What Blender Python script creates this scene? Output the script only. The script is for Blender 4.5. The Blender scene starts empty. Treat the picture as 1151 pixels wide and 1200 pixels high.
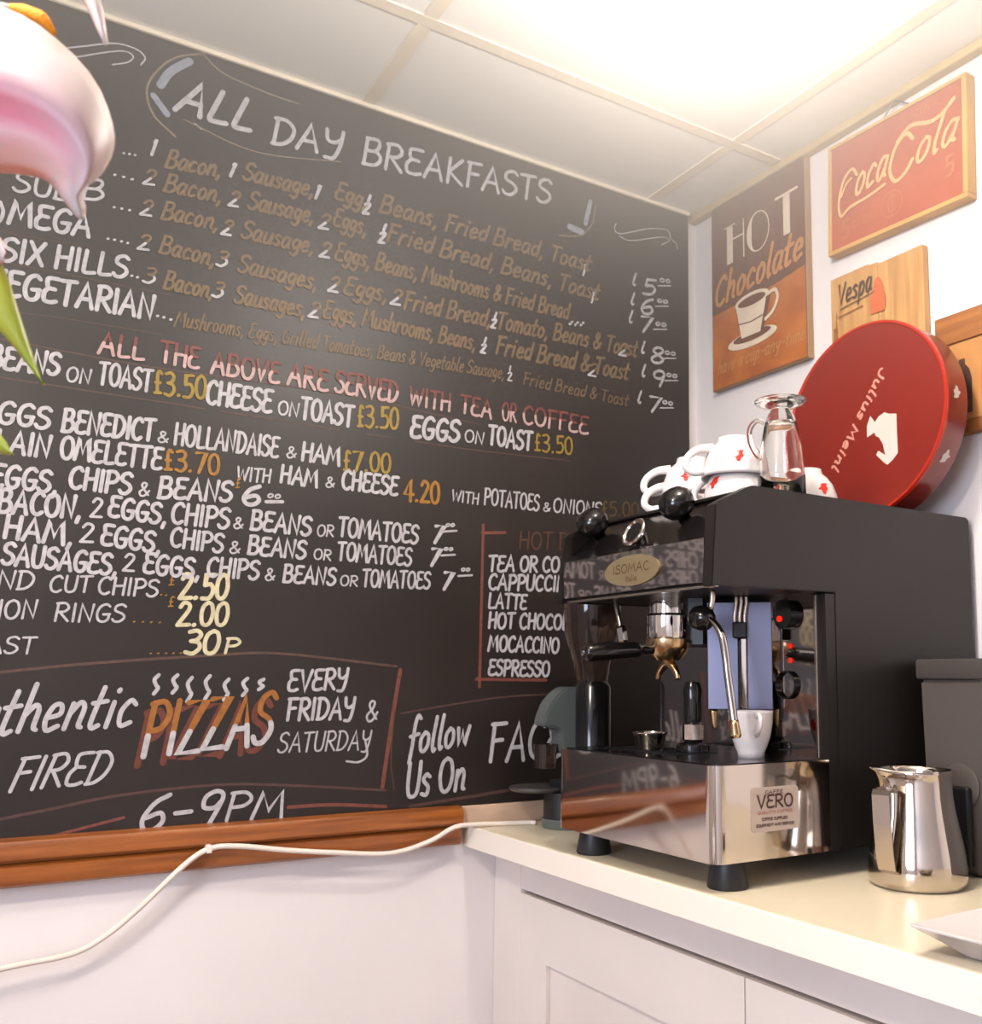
import bpy, bmesh, math, random
from mathutils import Vector, Matrix
from mathutils.geometry import tessellate_polygon
random.seed(7)
PI = math.pi
scene = bpy.context.scene
COL = scene.collection

# ---------------------------------------------------------------- camera
cam_data = bpy.data.cameras.new('camera')
cam = bpy.data.objects.new('camera', cam_data)
COL.objects.link(cam)
scene.camera = cam
cam_data.sensor_fit = 'HORIZONTAL'
cam_data.sensor_width = 36.0
cam_data.lens = 36.0 * 1139.1 / 1151.0
cam_data.shift_x = -0.1058
cam_data.shift_y = 0.0518
cam_data.clip_start = 0.02
cam_data.dof.use_dof = True
cam_data.dof.focus_distance = 1.15
cam_data.dof.aperture_fstop = 18.0
_r = Vector((0.55144765, 0.83419352, 0.00516351))
_u = Vector((0.0957959, -0.06947267, 0.99297366))
_f = Vector((-0.82869091, 0.54707835, 0.11822286))
cam.matrix_world = Matrix(((_r.x, _u.x, -_f.x, 1.724), (_r.y, _u.y, -_f.y, -1.404), (_r.z, _u.z, -_f.z, 1.18), (0, 0, 0, 1)))

# ---------------------------------------------------------------- world, lights, exposure
world = bpy.data.worlds.new('world')
scene.world = world
world.use_nodes = True
world.node_tree.nodes['Background'].inputs[0].default_value = (0.55, 0.68, 1.0, 1)
world.node_tree.nodes['Background'].inputs[1].default_value = 1.5
# haze added below the ceiling, standing in for lens glare around the lamp
_vol = world.node_tree.nodes.new('ShaderNodeVolumeScatter')
_vol.inputs['Color'].default_value = (1.0, 0.93, 0.86, 1)
_nt = world.node_tree
_geo = _nt.nodes.new('ShaderNodeNewGeometry')
_sep = _nt.nodes.new('ShaderNodeSeparateXYZ')
_mr = _nt.nodes.new('ShaderNodeMapRange')
_mr.interpolation_type = 'SMOOTHSTEP'
_nt.links.new(_geo.outputs['Position'], _sep.inputs[0])
_nt.links.new(_sep.outputs['Z'], _mr.inputs['Value'])
_mr.inputs['From Min'].default_value = 1.45
_mr.inputs['From Max'].default_value = 2.2
_mr.inputs['To Min'].default_value = 0.0
_mr.inputs['To Max'].default_value = 0.6
_nt.links.new(_mr.outputs[0], _vol.inputs['Density'])
_vol.inputs['Anisotropy'].default_value = 0.25
world.node_tree.links.new(_vol.outputs[0], world.node_tree.nodes['World Output'].inputs['Volume'])
scene.view_settings.view_transform = 'Standard'
scene.view_settings.look = 'None'
scene.view_settings.gamma = 1.0
scene.view_settings.exposure = -0.15


def area_light(name, loc, target, sx, sy, power, col):
    d = bpy.data.lights.new(name, 'AREA')
    d.shape = 'RECTANGLE'
    d.size = sx
    d.size_y = sy
    d.energy = power
    d.color = col
    o = bpy.data.objects.new(name, d)
    COL.objects.link(o)
    o.location = loc
    o.rotation_euler = (Vector(target) - Vector(loc)).to_track_quat('-Z', 'Y').to_euler()
    return o


# daylight entering through the window behind the camera
area_light('window_daylight', (2.25, -3.72, 1.45), (2.25, 0, 1.35), 1.25, 1.15, 95, (0.72, 0.80, 1.0))


def point_light(name, loc, power, col, r):
    d = bpy.data.lights.new(name, 'POINT')
    d.energy = power
    d.color = col
    d.shadow_soft_size = r
    o = bpy.data.objects.new(name, d)
    COL.objects.link(o)
    o.location = loc
    return o


# warm ceiling lamp, then an added unseen fill light
point_light('ceiling_lamp_light', (0.88, -0.65, 2.10), 35.0, (1.0, 0.90, 0.80), 0.05)
point_light('ceiling_fill_light', (1.15, -1.75, 2.00), 62.0, (1.0, 0.88, 0.77), 0.07)  # added light without a fitting, placed to brighten the left of the ceiling

# ---------------------------------------------------------------- materials


def lin(c):
    return tuple((v / 12.92 if v <= 0.04045 else ((v + 0.055) / 1.055) ** 2.4) for v in c)


def mat(name, c, rough=0.5, metal=0.0, noise=0.0, nscale=20.0, bump=0.0, bscale=60.0, stretch=None, spec=0.5, c2=None, coat=0.0, trans=0.0, emit=0.0, ior=1.45, sss=0.0, rnoise=0.0):
    m = bpy.data.materials.new(name)
    m.use_nodes = True
    nt = m.node_tree
    b = nt.nodes['Principled BSDF']
    c = lin(c)
    b.inputs['Base Color'].default_value = (*c, 1)
    b.inputs['Roughness'].default_value = rough
    b.inputs['Metallic'].default_value = metal
    b.inputs['Specular IOR Level'].default_value = spec
    b.inputs['IOR'].default_value = ior
    b.inputs['Coat Weight'].default_value = coat
    b.inputs['Transmission Weight'].default_value = trans
    if sss:
        b.inputs['Subsurface Weight'].default_value = sss
        b.inputs['Subsurface Scale'].default_value = 0.01
    if emit:
        b.inputs['Emission Color'].default_value = (*c, 1)
        b.inputs['Emission Strength'].default_value = emit
    if noise or bump or rnoise or c2:
        tc = nt.nodes.new('ShaderNodeTexCoord')
        mp = nt.nodes.new('ShaderNodeMapping')
        nt.links.new(tc.outputs['Object'], mp.inputs[0])
        if stretch:
            mp.inputs['Scale'].default_value = stretch
        nz = nt.nodes.new('ShaderNodeTexNoise')
        nz.inputs['Scale'].default_value = nscale
        nz.inputs['Detail'].default_value = 6
        nt.links.new(mp.outputs[0], nz.inputs[0])
        if noise or c2:
            cr = nt.nodes.new('ShaderNodeValToRGB')
            k = lin(c2) if c2 else tuple(v * (1 - noise) for v in c)
            cr.color_ramp.elements[0].position = 0.3
            cr.color_ramp.elements[1].position = 0.7
            cr.color_ramp.elements[0].color = (*k, 1)
            cr.color_ramp.elements[1].color = (*(min(1, v * (1 + noise * 0.5)) for v in c), 1)
            nt.links.new(nz.outputs[0], cr.inputs[0])
            nt.links.new(cr.outputs[0], b.inputs['Base Color'])
        if rnoise:
            mr = nt.nodes.new('ShaderNodeMapRange')
            mr.inputs['To Min'].default_value = max(0.02, rough - rnoise)
            mr.inputs['To Max'].default_value = rough + rnoise
            nt.links.new(nz.outputs[0], mr.inputs[0])
            nt.links.new(mr.outputs[0], b.inputs['Roughness'])
        if bump:
            n2 = nt.nodes.new('ShaderNodeTexNoise')
            n2.inputs['Scale'].default_value = bscale
            nt.links.new(mp.outputs[0], n2.inputs[0])
            bp = nt.nodes.new('ShaderNodeBump')
            bp.inputs['Strength'].default_value = bump
            bp.inputs['Distance'].default_value = 0.003
            nt.links.new(n2.outputs[0], bp.inputs['Height'])
            nt.links.new(bp.outputs[0], b.inputs['Normal'])
    return m


M = {}
M['wall'] = mat('painted_wall', (0.87, 0.84, 0.83), 0.75, noise=0.05, nscale=3, bump=0.12, bscale=45)
M['ceil'] = mat('ceiling_paint', (0.94, 0.925, 0.89), 0.7, noise=0.04, nscale=2)
M['strip'] = mat('cream_strip', (0.91, 0.85, 0.75), 0.8, noise=0.1, nscale=12)
M['cornice'] = mat('tan_cornice', (0.74, 0.64, 0.47), 0.6, noise=0.15, nscale=14)
M['floor'] = mat('oak_floor', (0.50, 0.38, 0.27), 0.45, noise=0.3, nscale=4, stretch=(1, 12, 1))
M['board'] = mat('chalkboard_paint', (0.122, 0.092, 0.078), 0.46, noise=0.25, nscale=3.5, spec=0.6, bump=0.05, bscale=120, rnoise=0.08)
M['frame'] = mat('varnished_pine', (0.58, 0.33, 0.13), 0.35, noise=0.35, nscale=6, stretch=(8, 0.8, 14), coat=0.4, c2=(0.44, 0.23, 0.09))
M['upstand'] = mat('bare_timber', (0.78, 0.66, 0.56), 0.6, noise=0.15, nscale=10, stretch=(4, 1, 6))
M['worktop'] = mat('cream_laminate', (0.86, 0.81, 0.71), 0.28, noise=0.03, nscale=4)
M['edge'] = mat('worktop_edge', (0.93, 0.89, 0.83), 0.45)
M['cabinet'] = mat('painted_cabinet', (0.87, 0.83, 0.80), 0.5, noise=0.04, nscale=5, bump=0.06, bscale=40)
M['steel'] = mat('polished_steel', (0.78, 0.74, 0.70), 0.07, 1.0, rnoise=0.03, nscale=8)
M['steel_soft'] = mat('brushed_steel', (0.74, 0.69, 0.64), 0.22, 1.0, rnoise=0.05, nscale=30, stretch=(1, 1, 20))
M['shield'] = mat('reflection_tinted_steel', (0.40, 0.40, 0.46), 0.28, 1.0)  # blue of the window's reflection is put into the steel colour
M['mirror'] = mat('mirror_steel', (0.62, 0.58, 0.56), 0.05, 1.0)
M['chrome'] = mat('chrome', (0.86, 0.84, 0.82), 0.06, 1.0)
M['brass'] = mat('brassy_chrome', (0.78, 0.66, 0.50), 0.2, 1.0)
M['black_metal'] = mat('black_coated_steel', (0.095, 0.074, 0.064), 0.42, spec=0.5, noise=0.15, nscale=3, bump=0.05, bscale=300)
M['black_gloss'] = mat('black_gloss_plastic', (0.07, 0.06, 0.06), 0.12, spec=0.6)
M['black_soft'] = mat('black_rubber', (0.10, 0.10, 0.11), 0.42)
M['ceramic'] = mat('white_porcelain', (0.82, 0.79, 0.78), 0.12, spec=0.5, coat=0.5)
M['redlogo'] = mat('red_print', (0.78, 0.16, 0.11), 0.3)
M['tin'] = mat('red_tin_enamel', (0.46, 0.125, 0.09), 0.28, noise=0.12, nscale=3, coat=0.3)
M['tinrim'] = mat('red_tin_rim', (0.64, 0.15, 0.08), 0.25, coat=0.3)
M['whiteprint'] = mat('white_print', (0.75, 0.70, 0.66), 0.45)
M['pinkprint'] = mat('pinkish_print', (0.74, 0.50, 0.44), 0.45)
M['glass'] = mat('clear_glass', (0.98, 0.98, 0.97), 0.02, trans=1.0, ior=1.45)
M['smoke'] = mat('smoky_glass', (0.35, 0.28, 0.24), 0.05, trans=0.85)
M['grey'] = mat('grey_plastic', (0.31, 0.28, 0.26), 0.45, noise=0.05, nscale=4)
M['greydark'] = mat('dark_grey_plastic', (0.27, 0.25, 0.24), 0.4)
M['greyteal'] = mat('grey_green_plastic', (0.34, 0.36, 0.35), 0.35)
M['badge'] = mat('brass_badge', (0.62, 0.55, 0.42), 0.4, 0.6)
M['badgeprint'] = mat('badge_print', (0.36, 0.28, 0.18), 0.5)
M['sticker'] = mat('silver_sticker', (0.72, 0.65, 0.60), 0.4, 0.3)
M['ink'] = mat('dark_ink', (0.28, 0.17, 0.15), 0.6)
M['inkred'] = mat('red_ink', (0.60, 0.36, 0.30), 0.6)
M['redlamp'] = mat('red_indicator', (1.0, 0.10, 0.03), 0.3, emit=3.0)
M['redlamp2'] = mat('dim_red_indicator', (0.85, 0.16, 0.06), 0.3, emit=0.5)
M['cable'] = mat('white_cable', (0.86, 0.81, 0.76), 0.4)
M['metalhook'] = mat('hook_wire', (0.6, 0.6, 0.6), 0.3, 1.0)
# signs
M['hotdark'] = mat('brown_sign_paint', (0.42, 0.26, 0.19), 0.5, noise=0.18, nscale=14, stretch=(6, 6, 1))
M['hotorange'] = mat('orange_sign_paint', (0.72, 0.42, 0.17), 0.5, noise=0.18, nscale=12, c2=(0.60, 0.31, 0.13))
M['hotedge'] = mat('tan_sign_edge', (0.62, 0.48, 0.34), 0.6)
M['cream'] = mat('cream_print', (0.86, 0.78, 0.68), 0.5, noise=0.1, nscale=30)
M['tanprint'] = mat('tan_print', (0.74, 0.50, 0.28), 0.5, noise=0.1, nscale=30)
M['cokered'] = mat('faded_red_paint', (0.67, 0.34, 0.23), 0.6, noise=0.18, nscale=7, c2=(0.60, 0.29, 0.20))
M['woodlight'] = mat('light_sign_wood', (0.76, 0.58, 0.36), 0.55, noise=0.2, nscale=7, stretch=(14, 4, 1.0), c2=(0.66, 0.47, 0.27))
M['woodedge'] = mat('golden_sign_frame', (0.78, 0.60, 0.34), 0.5, noise=0.15, nscale=9)
M['cokeletter'] = mat('aged_gold_print', (0.85, 0.66, 0.45), 0.5, noise=0.15, nscale=40)
M['cokefaint'] = mat('worn_print', (0.72, 0.42, 0.27), 0.55, noise=0.2, nscale=40)
M['scriptdark'] = mat('dark_script_print', (0.30, 0.22, 0.17), 0.6, noise=0.2, nscale=40)
M['redfaint'] = mat('faded_red_print', (0.76, 0.38, 0.22), 0.6)
M['btl_wood'] = mat('brown_sign_wood', (0.62, 0.39, 0.18), 0.5, noise=0.2, nscale=6, stretch=(1, 2, 10), c2=(0.47, 0.27, 0.11))
M['btl_light'] = mat('honey_sign_wood', (0.72, 0.50, 0.28), 0.5, noise=0.15, nscale=8, stretch=(6, 2, 1))
M['btl_dark'] = mat('dark_bottle_print', (0.28, 0.17, 0.11), 0.5, noise=0.2, nscale=20)
# paint pens on the board
PEN = {}
for k, c in {'W': (0.66, 0.645, 0.65), 'B': (0.42, 0.335, 0.23), 'Y': (0.54, 0.44, 0.16), 'O': (0.56, 0.39, 0.13), 'D': (0.33, 0.26, 0.12),
             'C': (0.73, 0.69, 0.56), 'R': (0.42, 0.23, 0.19), 'R2': (0.29, 0.20, 0.18), 'N': (0.30, 0.22, 0.18), 'N2': (0.46, 0.40, 0.33),
             'U': (0.52, 0.54, 0.58), 'E': (0.30, 0.20, 0.14), 'P1': (0.55, 0.345, 0.14), 'MR': (0.42, 0.22, 0.19), 'MW': (0.68, 0.56, 0.54), 'S': (0.38, 0.19, 0.14)}.items():
    PEN[k] = mat('paint_pen_' + {'W': 'white', 'B': 'brown', 'Y': 'yellow', 'O': 'orange', 'D': 'dark_yellow', 'C': 'cream', 'R': 'red', 'R2': 'dark_red', 'N': 'umber', 'N2': 'tan', 'U': 'blue_grey', 'E': 'dark_brown', 'P1': 'amber', 'MR': 'brick', 'MW': 'pink', 'S': 'rust'}[k], c, 0.55, noise=0.22, nscale=90)
# flower
M['petal'] = mat('lily_petal', (0.96, 0.84, 0.86), 0.5, sss=0.3)
M['leaf'] = mat('lily_leaf', (0.52, 0.58, 0.10), 0.45, noise=0.15, nscale=20, sss=0.2)
M['anther'] = mat('orange_pollen', (0.90, 0.55, 0.02), 0.8, bump=0.4, bscale=600)
M['stem'] = mat('green_stem', (0.40, 0.52, 0.16), 0.5)
M['whitefil'] = mat('white_filament', (0.95, 0.93, 0.85), 0.5, sss=0.2)

# ---------------------------------------------------------------- helpers
ORI = {}


def bm_new():
    return bmesh.new()


def obj(name, bm, m, parent=None, smooth=False, label=None):
    me = bpy.data.meshes.new(name)
    if parent is not None:
        o3 = ORI.get(parent.name, Vector((0, 0, 0)))
        bmesh.ops.translate(bm, verts=bm.verts, vec=-o3)
    bm.to_mesh(me)
    bm.free()
    ms = m if isinstance(m, (list, tuple)) else [m]
    for x in ms:
        me.materials.append(x)
    if smooth:
        for p in me.polygons:
            p.use_smooth = True
        if smooth != 'all':
            try:
                me.set_sharp_from_angle(angle=math.radians(38))
            except Exception:
                pass
    o = bpy.data.objects.new(name, me)
    COL.objects.link(o)
    if parent is not None:
        o.parent = parent
        ORI[o.name] = ORI.get(parent.name, Vector((0, 0, 0)))
    else:
        ORI[o.name] = Vector((0, 0, 0))
    if label:
        o['label'] = label
    return o


def thing(name, label, cat, loc=(0, 0, 0), group=None):
    o = bpy.data.objects.new(name, None)
    o.empty_display_size = 0.02
    COL.objects.link(o)
    o.location = loc
    ORI[o.name] = Vector(loc)
    tag(o, label, cat, group)
    return o


def tag(o, label, cat, group=None):
    o['label'] = label
    o['category'] = cat
    if group:
        o['group'] = group
    return o


def struct(name, bm, m, parent=None, smooth=False):
    o = obj(name, bm, m, parent, smooth)
    if parent is None:
        o['kind'] = 'structure'
    return o


def dup(root, loc, rotz, label, name=None):
    r = root.copy()
    COL.objects.link(r)
    r.location = loc
    r.rotation_euler = (root.rotation_euler[0], root.rotation_euler[1], rotz)
    r['label'] = label
    for ch in list(root.children):
        c = ch.copy()
        COL.objects.link(c)
        c.parent = r
    return r


def box(bm, a, b, bev=0.0, seg=2):
    x0, y0, z0 = a
    x1, y1, z1 = b
    r = bmesh.ops.create_cube(bm, size=1.0)
    for v in r['verts']:
        v.co = Vector(((x0 + x1) / 2 + v.co.x * (x1 - x0), (y0 + y1) / 2 + v.co.y * (y1 - y0), (z0 + z1) / 2 + v.co.z * (z1 - z0)))
    if bev:
        es = list({e for v in r['verts'] for e in v.link_edges})
        bmesh.ops.bevel(bm, geom=es, offset=bev, segments=seg, profile=0.5, affect='EDGES')
    return bm


def lathe(bm, prof, c, n=40, axis=None, closed=False):
    """prof: list of (r, h); c: base point; axis: direction"""
    ax = Vector(axis or (0, 0, 1)).normalized()
    q = Vector((0, 0, 1)).rotation_difference(ax)
    rings = []
    for r, h in prof:
        ring = []
        if r < 1e-6:
            ring = [bm.verts.new(Vector(c) + q @ Vector((0, 0, h)))]
        else:
            for i in range(n):
                a = 2 * PI * i / n
                ring.append(bm.verts.new(Vector(c) + q @ Vector((r * math.cos(a), r * math.sin(a), h))))
        rings.append(ring)
    pairs = list(zip(rings[:-1], rings[1:]))
    if closed:
        pairs.append((rings[-1], rings[0]))
    for A, B in pairs:
        if len(A) == 1 and len(B) == 1:
            continue
        for i in range(n):
            j = (i + 1) % n
            if len(A) == 1:
                bm.faces.new((A[0], B[j], B[i]))
            elif len(B) == 1:
                bm.faces.new((A[i], A[j], B[0]))
            else:
                bm.faces.new((A[i], A[j], B[j], B[i]))
    bmesh.ops.recalc_face_normals(bm, faces=bm.faces)
    return bm


def smooth_path(pts, k=6):
    P = [Vector(p) for p in pts]
    if len(P) < 3:
        return P
    out = []
    for i in range(len(P) - 1):
        p0 = P[i - 1] if i > 0 else P[i] * 2 - P[i + 1]
        p1, p2 = P[i], P[i + 1]
        p3 = P[i + 2] if i + 2 < len(P) else P[i + 1] * 2 - P[i]
        for j in range(k):
            t = j / k
            out.append(0.5 * ((2 * p1) + (p2 - p0) * t + (2 * p0 - 5 * p1 + 4 * p2 - p3) * t * t + (3 * p1 - p0 - 3 * p2 + p3) * t * t * t))
    out.append(P[-1])
    return out


def tube(bm, pts, r, n=12, smooth=6, flat=1.0, upv=None):
    """tube along points, r: number or list (one per input point)"""
    if smooth:
        Q = smooth_path(pts, smooth)
        if isinstance(r, (list, tuple)):
            R = [r[min(len(r) - 1, i // smooth)] * (1 - (i % smooth) / smooth) + r[min(len(r) - 1, i // smooth + 1)] * ((i % smooth) / smooth) for i in range(len(Q))]
        else:
            R = [r] * len(Q)
    else:
        Q = [Vector(p) for p in pts]
        R = list(r) if isinstance(r, (list, tuple)) else [r] * len(Q)
    rings = []
    prev = None
    for i, p in enumerate(Q):
        d = (Q[min(i + 1, len(Q) - 1)] - Q[max(i - 1, 0)]).normalized()
        if prev is None:
            up = Vector(upv) if upv else (Vector((0, 0, 1)) if abs(d.z) < 0.9 else Vector((1, 0, 0)))
        else:
            up = prev
        s = d.cross(up).normalized()
        u = s.cross(d).normalized()
        prev = u
        rings.append([bm.verts.new(p + s * R[i] * math.cos(2 * PI * k / n) + u * R[i] * flat * math.sin(2 * PI * k / n)) for k in range(n)])
    for A, B in zip(rings[:-1], rings[1:]):
        for k in range(n):
            j = (k + 1) % n
            bm.faces.new((A[k], A[j], B[j], B[k]))
    bm.faces.new(rings[0][::-1])
    bm.faces.new(rings[-1])
    bmesh.ops.recalc_face_normals(bm, faces=bm.faces)
    return bm


def prism(bm, poly, a, b, fn):
    """extrude a 2-D outline between depth a and b; fn(u, v, w) -> point"""
    A = [bm.verts.new(fn(u, v, a)) for u, v in poly]
    B = [bm.verts.new(fn(u, v, b)) for u, v in poly]
    bm.faces.new(A)
    bm.faces.new(B[::-1])
    for i in range(len(poly)):
        j = (i + 1) % len(poly)
        bm.faces.new((A[j], A[i], B[i], B[j]))
    bmesh.ops.recalc_face_normals(bm, faces=bm.faces)
    return bm


# ---------------------------------------------------------------- hand lettering: single-stroke alphabet
# each glyph: width, strokes; a stroke starting with '*' is smoothed
G = {
 'A': (.62, ['0,0 .32,1 .6,0', '.12,.36 .5,.36']), 'B': (.58, ['.05,0 .08,1', '*.05,1 .4,1 .48,.78 .36,.56 .08,.53', '*.08,.53 .42,.52 .56,.28 .4,.03 .02,0']),
 'C': (.55, ['*.52,.86 .38,1 .14,.86 .03,.5 .12,.12 .34,0 .53,.12']), 'D': (.6, ['.06,0 .08,1', '*.0,.98 .34,.96 .57,.66 .52,.28 .3,.04 .02,0']),
 'E': (.5, ['*.5,.98 .2,.98 .08,.9 .14,.6 .4,.54', '*.14,.55 .02,.36 .06,.06 .3,0 .5,.06']), 'F': (.5, ['.08,0 .1,1', '.02,.98 .5,1', '.1,.54 .42,.56']),
 'G': (.6, ['*.54,.88 .38,1 .14,.86 .03,.48 .12,.1 .34,0 .52,.14 .54,.42', '.3,.42 .58,.44']), 'H': (.58, ['.06,1 .05,0', '.54,1 .52,0', '.05,.5 .53,.54']),
 'I': (.16, ['.08,1 .08,0']), 'J': (.5, ['*.42,1 .42,.25 .3,.02 .12,0 .02,.2']), 'K': (.56, ['.07,1 .06,0', '.5,1 .08,.46 .56,0']), 'L': (.48, ['*.08,1 .06,.3 .08,.02 .3,0 .48,.03']),
 'M': (.78, ['0,0 .14,1 .38,.3 .62,1 .76,0']), 'N': (.6, ['.04,0 .07,1 .5,.04 .56,1']), 'O': (.62, ['*.3,1 .1,.86 .02,.5 .12,.12 .32,0 .52,.14 .6,.5 .5,.88 .3,1']),
 'P': (.54, ['.06,0 .08,1', '*.02,.98 .36,1 .54,.76 .4,.52 .08,.46']), 'Q': (.62, ['*.3,1 .1,.86 .02,.5 .12,.12 .32,0 .52,.14 .6,.5 .5,.88 .3,1', '.36,.26 .6,-.06']),
 'R': (.56, ['.05,0 .08,1', '*.02,.98 .36,1 .52,.76 .38,.54 .1,.5', '.18,.5 .56,0']), 'S': (.52, ['*.5,.88 .34,1 .1,.9 .08,.64 .4,.46 .5,.24 .32,.02 .1,.02 .0,.14']),
 'T': (.54, ['0,.97 .56,1', '.28,.98 .26,0']), 'U': (.56, ['*.05,1 .04,.4 .12,.06 .32,0 .48,.12 .53,.5 .54,1']), 'V': (.56, ['.02,1 .26,0 .56,1']), 'W': (.8, ['.02,1 .18,.02 .4,.8 .56,.02 .8,1']),
 'X': (.56, ['.04,1 .54,0', '.54,1 .02,0']), 'Y': (.54, ['*.04,1 .1,.62 .3,.52 .5,.66', '*.54,1 .5,.4 .36,-.08 .1,-.1']), 'Z': (.56, ['.04,.98 .54,1 .02,.02 .58,.02']),
 '0': (.52, ['*.26,1 .08,.84 .02,.5 .1,.1 .28,0 .44,.14 .5,.5 .42,.88 .26,1']), '1': (.2, ['.04,.82 .14,1 .08,0']), '2': (.52, ['*.06,.8 .2,1 .42,.92 .42,.66 .04,.02', '.04,.02 .54,.04']),
 '3': (.5, ['*.06,.94 .3,1 .46,.84 .36,.6 .16,.54', '*.16,.54 .42,.48 .5,.24 .3,0 .04,.06']), '4': (.54, ['.4,0 .4,1 .02,.3 .56,.32']), '5': (.5, ['.48,1 .12,.98 .1,.56', '*.1,.56 .36,.6 .5,.34 .36,.04 .04,.02']),
 '6': (.5, ['*.42,1 .16,.78 .03,.34 .14,.03 .36,.02 .48,.24 .36,.48 .08,.36']), '7': (.52, ['.04,.98 .52,1 .2,0']), '8': (.5, ['*.26,.54 .06,.74 .16,.98 .36,.98 .44,.76 .26,.54 .04,.28 .12,.02 .38,.02 .5,.26 .26,.54']),
 '9': (.5, ['*.46,.7 .34,.5 .1,.54 .06,.84 .24,1 .42,.92 .46,.66 .36,0']), '&': (.6, ['*.56,.1 .14,.72 .2,.98 .38,.9 .3,.6 .04,.3 .14,.02 .36,.06 .58,.42']),
 ',': (.2, ['.12,.08 .04,-.18']), '.': (.2, ['.08,.02 .12,.05']), '-': (.44, ['.06,.42 .4,.44']), '£': (.34, ['*.3,.9 .18,1 .1,.8 .12,.1', '.0,.04 .3,.06', '.02,.5 .24,.5']),
 ')': (.3, ['*.06,1 .24,.6 .2,.2 .02,-.05']), ':': (.3, ['.08,.02 .12,.05', '.2,.2 .24,.23']), '`': (.5, ['.2,1.25 .16,.85', '*.04,.6 .2,.7 .34,.6 .06,.02', '.06,.02 .42,.04']), "'": (.16, ['.1,1 .06,.8']), '/': (.4, ['.36,1.05 .02,-.05']),
 'a': (.46, ['*.42,.56 .2,.62 .04,.4 .06,.08 .22,.0 .4,.3', '*.42,.58 .38,.1 .48,.02']), 'b': (.44, ['.08,1 .05,.02', '*.06,.4 .28,.6 .42,.36 .3,.02 .05,.05']), 'c': (.4, ['*.38,.52 .22,.62 .04,.36 .12,.02 .38,.08']),
 'd': (.46, ['*.4,.5 .18,.6 .03,.34 .14,.0 .38,.16', '.44,1 .4,0']), 'e': (.42, ['*.05,.3 .36,.38 .32,.6 .14,.58 .04,.28 .14,.01 .4,.1']), 'f': (.36, ['*.4,1.1 .26,1.2 .16,.9 .14,.3 .08,-.3', '.0,.55 .38,.6']),
 'g': (.44, ['*.4,.54 .18,.62 .04,.36 .16,.06 .38,.28', '*.42,.58 .38,-.1 .22,-.34 .02,-.24']), 'h': (.46, ['.1,1.1 .04,0', '*.06,.36 .26,.6 .38,.48 .38,.1 .46,.02']), 'i': (.2, ['.1,.6 .08,0', '.13,.86 .15,.9']),
 'j': (.24, ['*.16,.6 .1,-.2 -.04,-.3', '.18,.86 .2,.9']), 'k': (.42, ['.08,1 .05,0', '.38,.6 .08,.28 .42,0']), 'l': (.2, ['*.14,1.1 .06,.3 .12,.0 .2,.04']), 'm': (.66, ['.06,.6 .04,0', '*.06,.4 .22,.62 .32,.5 .3,0', '*.32,.4 .48,.62 .6,.48 .6,.0']),
 'n': (.46, ['.08,.6 .04,0', '*.07,.36 .26,.62 .4,.48 .38,.08 .46,.02']), 'o': (.44, ['*.22,.62 .05,.42 .08,.08 .24,0 .4,.2 .38,.5 .22,.62']), 'p': (.46, ['.1,.6 .02,-.36', '*.08,.42 .28,.62 .42,.38 .28,.02 .06,.06']),
 'q': (.46, ['*.4,.54 .18,.62 .04,.36 .16,.02 .38,.24', '.42,.58 .38,-.36']), 'r': (.34, ['.08,.6 .04,0', '*.06,.36 .2,.58 .36,.58']), 's': (.36, ['*.34,.54 .18,.62 .06,.46 .3,.24 .24,.02 .02,.06']), 't': (.34, ['*.18,.98 .1,.2 .16,.0 .32,.06', '.0,.6 .36,.64']),
 'u': (.46, ['*.06,.6 .05,.14 .16,.0 .34,.14 .42,.6', '.42,.6 .42,.02']), 'v': (.42, ['.04,.6 .18,.0 .42,.62']), 'w': (.62, ['.04,.6 .14,.02 .3,.5 .42,.02 .6,.62']), 'x': (.42, ['.04,.6 .4,0', '.4,.6 .02,0']), 'y': (.44, ['*.06,.6 .1,.26 .3,.2 .4,.6', '.42,.6 .26,-.34 .04,-.3']), 'z': (.42, ['.04,.58 .4,.6 .02,.02 .42,.04']),
}
CACHE = {}


def glyph(ch):
    if ch not in CACHE:
        w, ss = G[ch]
        out = []
        for s in ss:
            sm = s[0] == '*'
            pts = [tuple(map(float, p.split(','))) for p in s.lstrip('*').split()]
            if sm:
                pts = [(p.x, p.y) for p in smooth_path([(x, y, 0) for x, y in pts], 5)]
            out.append(pts)
        CACHE[ch] = (w, out)
    return CACHE[ch]


def strokes_of(s, slant=0.0, space=0.13, jit=0.0):
    x = 0
    out = []
    for ch in s:
        if ch == ' ':
            x += 0.32
            continue
        w, ss = glyph(ch)
        jx, jy = (random.uniform(-jit, jit), random.uniform(-jit, jit))
        for st in ss:
            out.append([(x + px + (py * slant) + jx * .5, py + jy) for px, py in st])
        x += w + space
    return out, max(x - space, 0.1)


LIFT = [0]


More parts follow.
